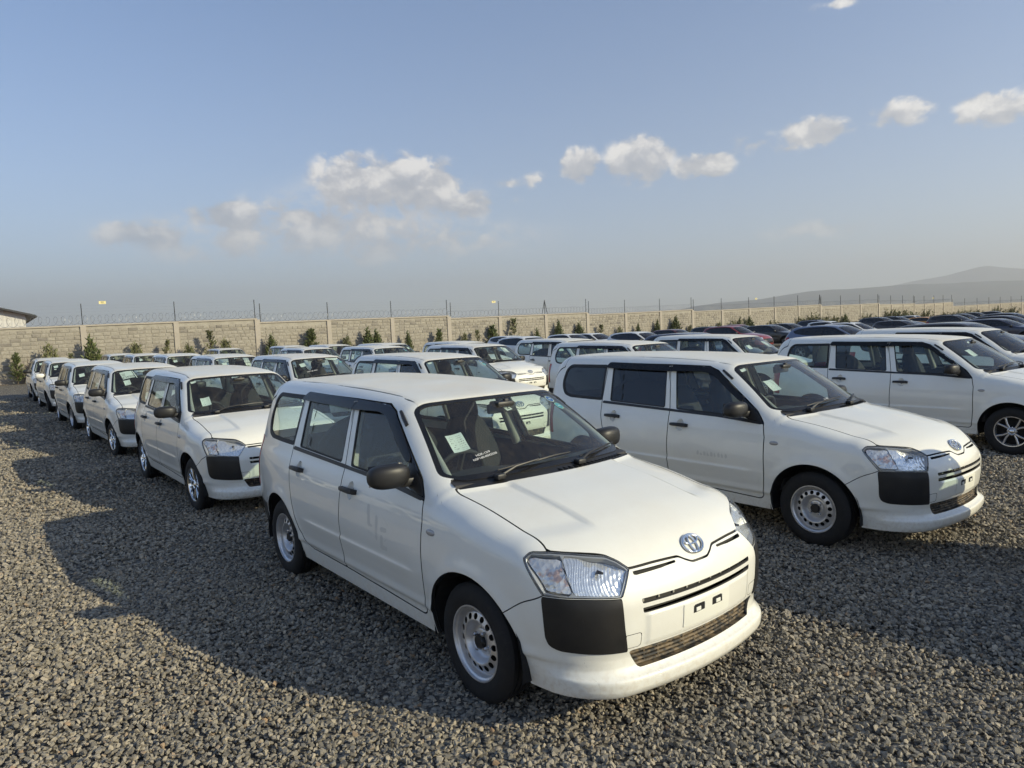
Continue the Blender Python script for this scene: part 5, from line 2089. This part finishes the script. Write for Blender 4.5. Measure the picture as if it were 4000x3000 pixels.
def build_wall():
    root = bpy.data.objects.new('perimeter_wall', None)
    root.location = WP0
    link(root)
    tag(root, 'long beige stone block wall with concrete columns behind the cars', 'wall')
    inv = -WP0
    rr = random.Random(8)
    core = B()
    indiv = []
    rest = B()
    # stone shapes: chamfered, slightly uneven block faces (unit size, front at -y of the local frame)
    shapes = []
    for k in range(8):
        b = B()
        e = lambda s: s * (1 + rr.uniform(-.03, .03))
        c = .045
        V = [(-.5, 0, -.5), (.5, 0, -.5), (.5, 0, .5), (-.5, 0, .5)]
        V2 = [(e(-.5 + c * .5), -1, e(-.5 + c)), (e(.5 - c * .5), -1 * rr.uniform(.7, 1.2), e(-.5 + c)), (e(.5 - c * .5), -1 * rr.uniform(.7, 1.2), e(.5 - c)), (e(-.5 + c * .5), -1 * rr.uniform(.7, 1.2), e(.5 - c))]
        mid = (rr.uniform(-.15, .15), -1.35 * rr.uniform(.8, 1.25), rr.uniform(-.15, .15))
        Fc = [(4, 5, 8), (5, 6, 8), (6, 7, 8), (7, 4, 8), (0, 1, 5, 4), (1, 2, 6, 5), (2, 3, 7, 6), (3, 0, 4, 7)]
        shapes.append((V + V2 + [mid], Fc))
    smesh = [mesh_from('stone', v, f, 'wall_stone') for v, f in shapes]
    for (a, b_, z0, z1) in SECT:
        for i in range(a, b_):
            p0, p1 = wall_xy(i), wall_xy(i + 1)
            u = (p1 - p0).normalized()
            n = Vector((u.y, -u.x, 0))
            t0 = z0 + (z1 - z0) * (i - a) / (b_ - a)
            t1 = z0 + (z1 - z0) * (i + 1 - a) / (b_ - a)
            sl = (t1 - t0) / BAY
            # mortar core
            th = .10
            V = []
            for (p, t) in ((p0, t0), (p1, t1)):
                for s in (1, -1):
                    V += [p + n * th * s + Vector((0, 0, -.5)) + inv, p + n * th * s + Vector((0, 0, t - .10)) + inv]
            core.add(V, [(0, 4, 5, 1), (2, 3, 7, 6), (1, 5, 7, 3)])
            # coping
            cp = B()
            V = []
            for (p, t) in ((p0 + u * .001, t0), (p1 - u * .001, t1)):
                for (d, h) in ((.17, -.10), (.17, -.02), (0, 0.0), (-.17, -.02), (-.17, -.10)):
                    V.append(p + n * d + Vector((0, 0, t + h)) + inv)
            cp.add(V, [(k, k + 1, k + 6, k + 5) for k in range(4)] + [(4, 0, 5, 9)] + [(4, 3, 2, 1, 0), (5, 6, 7, 8, 9)])
            ob('coping', cp.mesh('coping', 'wall_concrete'), root)
            # stones
            z = -.12
            row = 0
            while True:
                hz = .215
                if z + hz > t0 - .17:
                    break
                s = .15 + (0 if row % 2 else rr.uniform(.1, .25))
                if row % 2 == 0:
                    s = .15
                while s < BAY - .22:
                    ln = min(rr.uniform(.33, .50), BAY - .16 - s)
                    if BAY - .16 - (s + ln) < .15:
                        ln = BAY - .16 - s
                    if ln < .1:
                        break
                    c = p0 + u * (s + ln / 2) + n * (th + .001) + Vector((0, 0, z + hz / 2 + sl * (s + ln / 2)))
                    k = rr.randrange(8)
                    dz, dx, dy = hz - .030, ln - .014, rr.uniform(.014, .034)
                    ang = math.atan2(u.y, u.x)
                    dist = c.length
                    vis = c.z > .35
                    indiv.append((dist if vis else dist + 500, c, k, (dx, dy, dz), ang))
                    s += ln
                z += hz
                row += 1
            # column at the start of each bay
            w = .30 if i != a else .34
            cb = B()
            hh = max(t0, top_z(i, False)) - .10
            V = [p0 + u * (sx * w / 2) + n * (sy * .185) + Vector((0, 0, zz)) + inv for zz in (-.5, hh) for (sx, sy) in ((-1, -1), (1, -1), (1, 1), (-1, 1))]
            cb.add(V, [(0, 1, 5, 4), (1, 2, 6, 5), (2, 3, 7, 6), (3, 0, 4, 7), (4, 5, 6, 7)])
            ob('column', cb.mesh('column', 'wall_concrete'), root)
    indiv.sort(key=lambda t: t[0])
    for j, (d, c, k, s, ang) in enumerate(indiv):
        if j < 300:
            ob('stone', smesh[k], root, c + inv, (0, 0, ang), s)
        else:
            M = Matrix.Rotation(ang, 3, 'Z')
            rest.add([M @ Vector((v[0] * s[0], v[1] * s[1], v[2] * s[2])) + c + inv for v in shapes[k][0]], shapes[k][1])
    so = ob('stone_courses', rest.mesh('stone_courses', 'wall_stone'), root)
    so['kind'] = 'stuff'
    ob('mortar_core', core.mesh('mortar_core', 'wall_mortar'), root)


build_wall()

# ------------------------------------------------------------------ electric fence posts, wires, razor coils, warning plates
mat('post_black', (.02, .02, .022), .5)
mat('galvanised', (.34, .345, .35), .5, .7)
mat('wire_steel', (.45, .45, .46), .4, .8)
mat('plate_yellow', (.80, .70, .34), .5)


def build_fence():
    def post_mesh(h, lean=0.0):
        b = B()
        b.tube([(0, 0, 0), (lean, 0, h)], .022, 6)
        for k in range(8):
            t = .16 + .8 * k / 7
            b.box((lean * t, -.035, h * t), (.035, .05, .045))
        return b.mesh('fence_post', 'post_black')
    pm = post_mesh(1.22)
    pl = post_mesh(1.15, .30)
    pr = post_mesh(1.15, -.30)
    bends = {2: 1, 5: 1, 8: 1, 11: 1, 16: 1, 19: 1, 22: 1, 26: 1}
    ang0 = math.atan2(WU.y, WU.x)
    ones = ['first', 'second', 'third', 'fourth', 'fifth', 'sixth', 'seventh', 'eighth', 'ninth', 'tenth', 'eleventh', 'twelfth', 'thirteenth', 'fourteenth', 'fifteenth', 'sixteenth', 'seventeenth', 'eighteenth', 'nineteenth']
    names = ones + ['twentieth'] + ['twenty-' + w for w in ones[:9]] + ['thirtieth'] + ['thirty-' + w for w in ones[:9]] + ['fortieth'] + ['forty-' + w for w in ones[:9]] + ['fiftieth'] + ['fifty-' + w for w in ones[:9]]
    cnt = 0
    for i in range(0, 35):
        p = wall_xy(i)
        ps = [(-.08 if i in bends else 0.0, top_z(i, False), pm)]
        if i in bends:
            ps.append((.26, top_z(i), pm))
        if i in (7, 16):
            ps += [(-.30, top_z(i, False), pl), (.30, top_z(i), pr)]
        for (d, z, me) in ps:
            o = ob('fence_post', me, None, p + WU * d + Vector((0, 0, z - .01)), (0, 0, ang0))
            tag(o, f'black electric fence post on the wall, {names[cnt]} from the left', 'fence post', 'electric fence posts on the wall')
            cnt += 1
    order = ['leftmost', 'second', 'third', 'fourth', 'fifth', 'sixth', 'seventh', 'eighth', 'rightmost']
    for j, (a, b_, z0, z1) in enumerate(SECT):
        a_, b2 = max(a, -3), min(b_, 35)
        pts = []
        L = (b2 - a_) * BAY
        nl = int(L / .36)
        per = 14
        rr = random.Random(j)
        for k in range(nl * per + 1):
            t = k / (nl * per)
            i = a_ + (b2 - a_) * t
            i0 = min(int(math.floor(i)), b2 - 1)
            p = wall_xy(i0).lerp(wall_xy(i0 + 1), i - i0)
            z = z0 + (z1 - z0) * (i - a) / (b_ - a)
            th = 2 * math.pi * k / per
            r = .25 + .02 * math.sin(k * .37 + j)
            pts.append(p + WU * (.13 * math.sin(th * .5 + k * .01) * 0 + .16 * math.cos(th)) + WN * (r * math.cos(th) * .75) + Vector((0, 0, z + .27 + r * math.sin(th))))
        bb = B().tube(pts, .0085, 4)
        root = ob('razor_wire', bb.mesh('razor_wire', 'galvanised'))
        tag(root, f'coiled razor wire on the {order[j]} wall section from left', 'razor wire', 'razor wire coils along the wall')
        wi = B()
        for q in range(6):
            for i in range(a_, b2):
                p, p2 = wall_xy(i), wall_xy(i + 1)
                za, zb_ = z0 + (z1 - z0) * (i - a) / (b_ - a), z0 + (z1 - z0) * (i + 1 - a) / (b_ - a)
                h = .2 + q * .18
                wi.tube([p + Vector((0, 0, za + h)), p2 + Vector((0, 0, zb_ + h))], .0022, 3, caps=False)
        wo = ob('fence_wires', wi.mesh('fence_wires', 'wire_steel'))
        tag(wo, f'thin electric fence wires above the {order[j]} wall section from left', 'wires', 'electric fence wires')
    for lab, i, z in (('yellow warning plate on wires above the left wall end', .22, 4.42), ('yellow warning plate beside a post near the wall middle', 5.90, 4.13), ('small yellow warning plate on wires right of the wall middle', 13.28, 4.05), ('tiny pale warning plate on wires at the far right', 23.9, 3.85)):
        i0 = int(i)
        p = wall_xy(i0).lerp(wall_xy(i0 + 1), i - i0)
        root = ob('warning_plate', B().box((0, 0, 0), (.36, .012, .17)).mesh('warning_plate', 'plate_yellow'), None, p + WN * .04 + Vector((0, 0, z)), (0, 0, ang0))
        tag(root, lab, 'warning sign', 'warning plates on the fence wires')
        ob('print', B().box((0, -.008, .03), (.16, .003, .035)).box((.02, -.008, -.04), (.22, .003, .012)).mesh('print', 'ink_black'), root)


build_fence()

# ------------------------------------------------------------------ shed behind the wall
def corr_mat(nt, b):
    geo = nt.new('ShaderNodeNewGeometry')
    n = nt.noise(geo.outputs['Position'], 1.2, 4, .6)
    nt.put(b.inputs['Base Color'], nt.mix(n, (.58, .575, .555), (.55, .545, .525)))


mat('sheet_cream', (.55, .53, .5), .5, build=corr_mat)
mat('roof_dark', (.035, .037, .042), .5)


def build_shed():
    dist = 62.0
    def at(px, py):
        d = px_dir(px, py)
        k = dist / d.y
        return Vector((d.x * k, dist, CAM_H + d.z * k))
    c = at(104, 1300)
    root = bpy.data.objects.new('metal_shed', None)
    root.location = (c.x, c.y, 0)
    root.rotation_euler = (0, 0, R(37))
    link(root)
    tag(root, 'cream metal shed with dark sheet roof beyond the wall', 'building')
    top = at(104, 1228).z
    wd, dp, rise = 11.0, 24.0, 2.6

    def sheet(name, p0, p1, h0, h1, m, rib=.30, amp=.010):
        b = B()
        n = max(2, int((p1 - p0).length / (rib / 4)))
        d = (p1 - p0) / n
        out = Vector((d.y, -d.x, 0)).normalized()
        V = []
        for i in range(n + 1):
            q = p0 + d * i + out * (amp if i % 4 in (1, 2) else 0)
            V += [q, Vector((q.x, q.y, h0 + (h1 - h0) * i / n))]
        b.add(V, [(2 * i, 2 * i + 2, 2 * i + 3, 2 * i + 1) for i in range(n)])
        return ob(name, b.mesh(name, m), root)
    A = Vector((-wd, 0, 0))
    sheet('wall', Vector((-wd * 2, .0, 0)), Vector((-wd, 0, 0)), top, top + rise, 'sheet_cream')
    sheet('wall', Vector((-wd, 0, 0)), Vector((0, 0, 0)), top + rise, top, 'sheet_cream')
    sheet('wall', Vector((0, 0, 0)), Vector((0, dp, 0)), top, top, 'sheet_cream')
    for s in (0, 1):
        b = B()
        V = []
        k = 8
        for i in range(k + 1):
            t = i / k
            x = -wd + (wd + .75) * t if s else -wd - (wd + .75) * t
            z = top + rise * (1 - t * (wd + .75) / wd) + .10 + .16 * math.sin(math.pi * t)
            V += [(x, -.7, z), (x, dp, z), (x, -.7, z - .16), (x, dp, z - .16)]
        Fc = []
        for i in range(k):
            a = 4 * i
            Fc += [(a, a + 4, a + 5, a + 1), (a + 2, a + 3, a + 7, a + 6), (a, a + 2, a + 6, a + 4)]
        Fc += [(4 * k, 4 * k + 2, 4 * k + 3, 4 * k + 1)]
        b.add(V, Fc)
        ob('roof', b.mesh('roof', 'roof_dark'), root)
    g = B().tube([(.78, -.7, top - .22), (.78, dp, top - .22)], .09, 6)
    ob('gutter', g.mesh('gutter', 'roof_dark'), root)
    br = B()
    for x in (-1.6, -4.2, -7):
        br.box((x, -.35, top + rise * (-x / wd) - .08), (.08, .7, .12))
    ob('purlin_ends', br.mesh('purlin_ends', 'roof_dark'), root)['kind'] = 'stuff'


build_shed()

# ------------------------------------------------------------------ shrubs along the wall foot
def leaf_mat(a, c):
    def f(nt, b):
        geo = nt.new('ShaderNodeNewGeometry')
        nt.put(b.inputs['Base Color'], nt.mix(geo.outputs['Random Per Island'], a, c))
        b.inputs['Subsurface Weight'].default_value = 0
    return f


mat('shrub_green', (.1, .14, .05), .6, build=leaf_mat((.055, .078, .026), (.16, .185, .065)))
mat('shrub_olive', (.1, .14, .05), .6, build=leaf_mat((.08, .095, .042), (.21, .21, .09)))
mat('shrub_dry', (.2, .17, .14), .7, build=leaf_mat((.13, .11, .10), (.26, .215, .19)))
mat('shrub_stem', (.13, .10, .065), .8)


def shrub_meshes():
    out = {}
    rr = random.Random(21)
    for kind, n, spread, cone, m in (('upright', 90, .27, 0, 'shrub_green'), ('upright2', 70, .30, 0, 'shrub_olive'), ('cone', 90, .25, 1, 'shrub_green'), ('loose', 110, .55, 2, 'shrub_olive'), ('dry', 60, .42, 2, 'shrub_dry'), ('thin', 34, .16, 1, 'shrub_olive')):
        V, Fc = [], []
        st = B()
        st.tube([(0, 0, -.05), (.01, 0, .45), (0, .01, .8)], [.018, .012, .004], 5)
        for i in range(n):
            az = rr.uniform(0, 6.283)
            if cone == 0:
                rad = spread * rr.uniform(.03, 1.0) ** .8
                L = (1.0 - .62 * (rad / spread) ** 1.4) * rr.uniform(.78, 1.0)
                base = Vector((rad * .35 * math.cos(az), rad * .35 * math.sin(az), 0.02))
                tip = Vector((rad * .9 * math.cos(az), rad * .9 * math.sin(az), L))
            elif cone == 1:
                z = rr.uniform(.08, .92)
                base = Vector((0, 0, z))
                rr_ = spread * (1.0 - z) + .05
                tip = Vector((rr_ * math.cos(az), rr_ * math.sin(az), min(1.0, z + .16)))
            else:
                L = rr.uniform(.35, 1.0)
                base = Vector((0, 0, 0.0))
                rad = spread * rr.uniform(.1, 1.0)
                tip = Vector((rad * math.cos(az), rad * math.sin(az), L * (1 - .35 * rad / spread)))
            d = tip - base
            st.tube([base, base + d * .5 + Vector((0, 0, .02)), tip], [.006, .004, .002], 3, caps=False)
            nl = int(10 + 16 * d.length)
            for k in range(nl):
                t = rr.uniform(.18, 1.0) if cone == 0 else rr.uniform(.1, 1.02)
                p = base + d * t
                a2 = rr.uniform(0, 6.283)
                lv = (Vector((math.cos(a2), math.sin(a2), 0)) * .6 + d.normalized() * rr.uniform(.5, 1.1)).normalized()
                ll, lw = rr.uniform(.06, .11), rr.uniform(.011, .020)
                sd_ = lv.cross(Vector((rr.gauss(0, 1), rr.gauss(0, 1), rr.gauss(0, 1)))).normalized() * lw
                q = len(V)
                V += [p - sd_ * .4, p + lv * ll * .5 - sd_, p + lv * ll, p + lv * ll * .5 + sd_]
                Fc.append((q, q + 1, q + 2, q + 3))
        out[kind] = (mesh_from('foliage', V, Fc, m), st.mesh('stem', 'shrub_stem'))
    return out


def build_shrubs():
    ms = shrub_meshes()
    rr = random.Random(4)
    L = [(45, 1385, 'cone', 'conical young shrub at the far left wall foot'), (90, 1405, 'dry', 'dry greyish bush beside the conical young shrub'), (178, 1330, 'upright2', 'twin-tufted shrub left of the first wall column'),
         (262, 1385, 'thin', 'small sparse seedling left of the first wall column'), (344, 1322, 'upright', 'large dense shrub in front of the first wall column'), (520, 1331, 'upright2', 'shrub midway between first and second wall columns'),
         (640, 1335, 'thin', 'thin sapling left of the second wall column'), (728, 1331, 'upright2', 'ragged shrub right of the second wall column'), (815, 1313, 'thin', 'thin sapling left of the third wall column'),
         (872, 1317, 'upright2', 'fan-shaped shrub left of the third wall column'), (1053, 1306, 'upright', 'leaning shrub right of the third wall column'), (1209, 1295, 'cone', 'dark pointed shrub left of the fourth wall column'),
         (1347, 1306, 'upright2', 'low shrub right of the fourth wall column'), (1433, 1281, 'upright', 'left one of a tall pair of slender shrubs'), (1466, 1283, 'upright', 'right one of a tall pair of slender shrubs'),
         (1514, 1331, 'dry', 'low dry bush left of the fifth wall column'), (1589, 1290, 'upright', 'broad dense shrub right of the fifth wall column'), (1711, 1297, 'cone', 'dark shrub left of the sixth wall column'),
         (1811, 1295, 'upright2', 'spiky olive shrub right of the sixth wall column'), (1863, 1303, 'thin', 'leaning thin sapling after the spiky olive shrub'), (1921, 1279, 'cone', 'tall dark shrub left of the seventh wall column'),
         (2005, 1263, 'thin', 'tall thin sapling right of the seventh wall column'), (2095, 1281, 'upright', 'squat green shrub left of the eighth wall column'), (2181, 1261, 'upright', 'tall slanting shrub right of the eighth wall column'),
         (2260, 1256, 'upright', 'tall shrub left of the ninth wall column'), (2344, 1272, 'thin', 'sparse seedling right of the ninth wall column'), (2419, 1265, 'upright2', 'olive shrub left of the tenth wall column'),
         (2491, 1261, 'upright', 'shrub midway between tenth and eleventh wall columns'), (2566, 1256, 'upright', 'shrub close to the eleventh wall column'), (2638, 1236, 'upright', 'tall bushy shrub above the white cars, before column twelve'),
         (2694, 1264, 'upright2', 'small shrub at the twelfth wall column'), (2755, 1265, 'loose', 'low spreading shrub after the twelfth wall column'), (2810, 1250, 'upright2', 'pale shrub at the thirteenth wall column'),
         (2878, 1240, 'loose', 'round bright green bush behind the red cars'), (2927, 1237, 'upright', 'dark upright shrub behind the red cars'), (3027, 1250, 'loose', 'low green bush behind the black crossover'),
         (3128, 1228, 'loose', 'wide bush left of the sixteenth wall column'), (3175, 1223, 'loose', 'tall loose bush at the sixteenth wall column'), (3215, 1228, 'loose', 'bush right of the wall step near the hill'),
         (3260, 1230, 'loose', 'small grey-green bush on the dark-speckled wall bay'), (3303, 1223, 'upright', 'rounded dark bush on the dark-speckled wall bay'), (3381, 1220, 'loose', 'bush left of the wall bend'),
         (3465, 1207, 'loose', 'leftmost bush of the green hedge at the wall bend'), (3495, 1205, 'loose', 'second bush of the green hedge at the wall bend'), (3527, 1205, 'loose', 'third bush of the green hedge at the wall bend'), (3556, 1209, 'loose', 'last bush of the green hedge at the wall bend'),
         (3610, 1207, 'loose', 'bush left of the orange roof car against the far wall'), (3683, 1212, 'loose', 'low bush before the drop in the far wall'), (3718, 1217, 'loose', 'smaller bush before the drop in the far wall'),
         (3749, 1208, 'loose', 'bush right at the drop in the far wall'), (3778, 1203, 'loose', 'taller bush after the drop in the far wall'), (3809, 1209, 'loose', 'third bush after the drop in the far wall'), (3888, 1193, 'loose', 'large bush at the far right wall'), (3949, 1196, 'loose', 'last bush at the right picture edge')]
    for (px, py, kind, lab) in L:
        d = px_dir(px, 1230)
        k = d.x / d.y
        # find wall position with this azimuth
        best = None
        for q in range(-200, 3600):
            i = q / 100
            i0 = int(math.floor(i))
            p = wall_xy(i0).lerp(wall_xy(i0 + 1), i - i0)
            e = abs(p.x / p.y - k)
            if best is None or e < best[0]:
                best = (e, p)
        p = best[1] + WN * rr.uniform(.75, 1.2)
        k2 = p.y
        dd = px_dir(px, py)
        topz = CAM_H + dd.z / dd.y * p.y
        p.x = p.y * k
        p.z = gz(p.x, p.y)
        h = max(.7, min(2.8, topz - p.z))
        h *= rr.uniform(1.0, 1.14)
        wdt = h * rr.uniform(.7, 1.0) * (1.5 if kind == 'loose' else 1.0)
        root = bpy.data.objects.new('shrub', None)
        root.location = p
        root.rotation_euler = (0, 0, rr.uniform(0, 6.28))
        root.scale = (wdt, wdt, h)
        link(root)
        tag(root, lab, 'shrub', 'shrubs planted along the wall')
        ob('foliage', ms[kind][0], root)
        ob('stem', ms[kind][1], root)


build_shrubs()

# ------------------------------------------------------------------ hills far away and the hazy air
def hill_build(nt, b):
    geo = nt.new('ShaderNodeNewGeometry')
    n = nt.noise(geo.outputs['Position'], .0035, 6, .65)
    n2 = nt.noise(geo.outputs['Position'], .0012, 4, .6)
    nt.put(b.inputs['Base Color'], nt.mix(nt.sst(nt.m('ADD', nt.m('MULTIPLY', n, .6), nt.m('MULTIPLY', n2, .4)), .38, .62), (.035, .05, .035), (.085, .08, .058)))


mat('hill_scrub', (.1, .1, .06), .95, build=hill_build, spec=.1)


def build_hill(name, label, dist, prof, depth):
    xs = [p[0] for p in prof]
    ys = [p[1] for p in prof]
    f = pch(xs, ys)
    rg = np.random.default_rng(int(dist))
    V, Fc = [], []
    n, m = 150, 22
    pxs = np.linspace(xs[0], xs[-1], n)
    ph = rg.uniform(0, 6.28, (8, 2))
    for i, px in enumerate(pxs):
        py = float(f(np.array([px]))[0])
        d = px_dir(px, py)
        hd = math.hypot(d.x, d.y)
        top = d.z / hd * dist + CAM_H
        for j in range(m + 1):
            t = j / m                         # 0 front foot .. ridge at .55 .. back foot 1
            s = t / .55 if t < .55 else (1 - t) / .45
            r = dist - depth * .55 + depth * t
            wv = sum(math.sin(px * .012 * (k + 1) + j * .5 * (1 + .3 * k) + ph[k, 0]) / (k + 1) for k in range(6))
            h = max(0, top) * (s * s * (3 - 2 * s)) * (1 + .05 * wv * (1 - abs(2 * s - 1)) * (1 if t < .55 else 0)) - 6 * (1 - s)
            V.append((d.x / hd * r, d.y / hd * r, h))
    for i in range(n - 1):
        for j in range(m):
            a = i * (m + 1) + j
            Fc.append((a, a + m + 1, a + m + 2, a + 1))
    o = ob(name, mesh_from(name, V, Fc, 'hill_scrub', smooth=True))
    tag(o, label, kind='structure')


build_hill('hill', 'long low hazy ridge on the right horizon', 9000,
           [(2500, 1250), (2708, 1199), (2831, 1181), (2962, 1170), (3052, 1155), (3179, 1137), (3300, 1130), (3436, 1120), (3569, 1110), (3700, 1108), (3870, 1098), (4000, 1095), (4600, 1070), (5200, 1100), (5900, 1190)], 5000)
build_hill('hill', 'higher hazy mountain behind the long ridge', 13500,
           [(3250, 1180), (3430, 1130), (3490, 1115), (3569, 1098), (3696, 1076), (3759, 1060), (3820, 1046), (3863, 1039), (3901, 1043), (4000, 1050), (4300, 1070), (4800, 1050), (5500, 1150)], 5000)

hz = bpy.data.materials.new('haze_air')
hz.use_nodes = True
hn = hz.node_tree
hn.nodes.clear()
pv = hn.nodes.new('ShaderNodeVolumePrincipled')
pv.inputs['Color'].default_value = (.765, .775, .80, 1)
pv.inputs['Density'].default_value = HAZE_DENSITY
pv.inputs['Anisotropy'].default_value = .25
ho = hn.nodes.new('ShaderNodeOutputMaterial')
hn.links.new(pv.outputs[0], ho.inputs['Volume'])
MATS['haze_air'] = hz
q = 17500
hb = B().box((0, 0, 0), (2 * q, 2 * q, 1201))
hzo = ob('haze', hb.mesh('haze', 'haze_air'), None, (0, 0, 599.5))
tag(hzo, 'thin grey dusty haze over the whole place', kind='stuff')
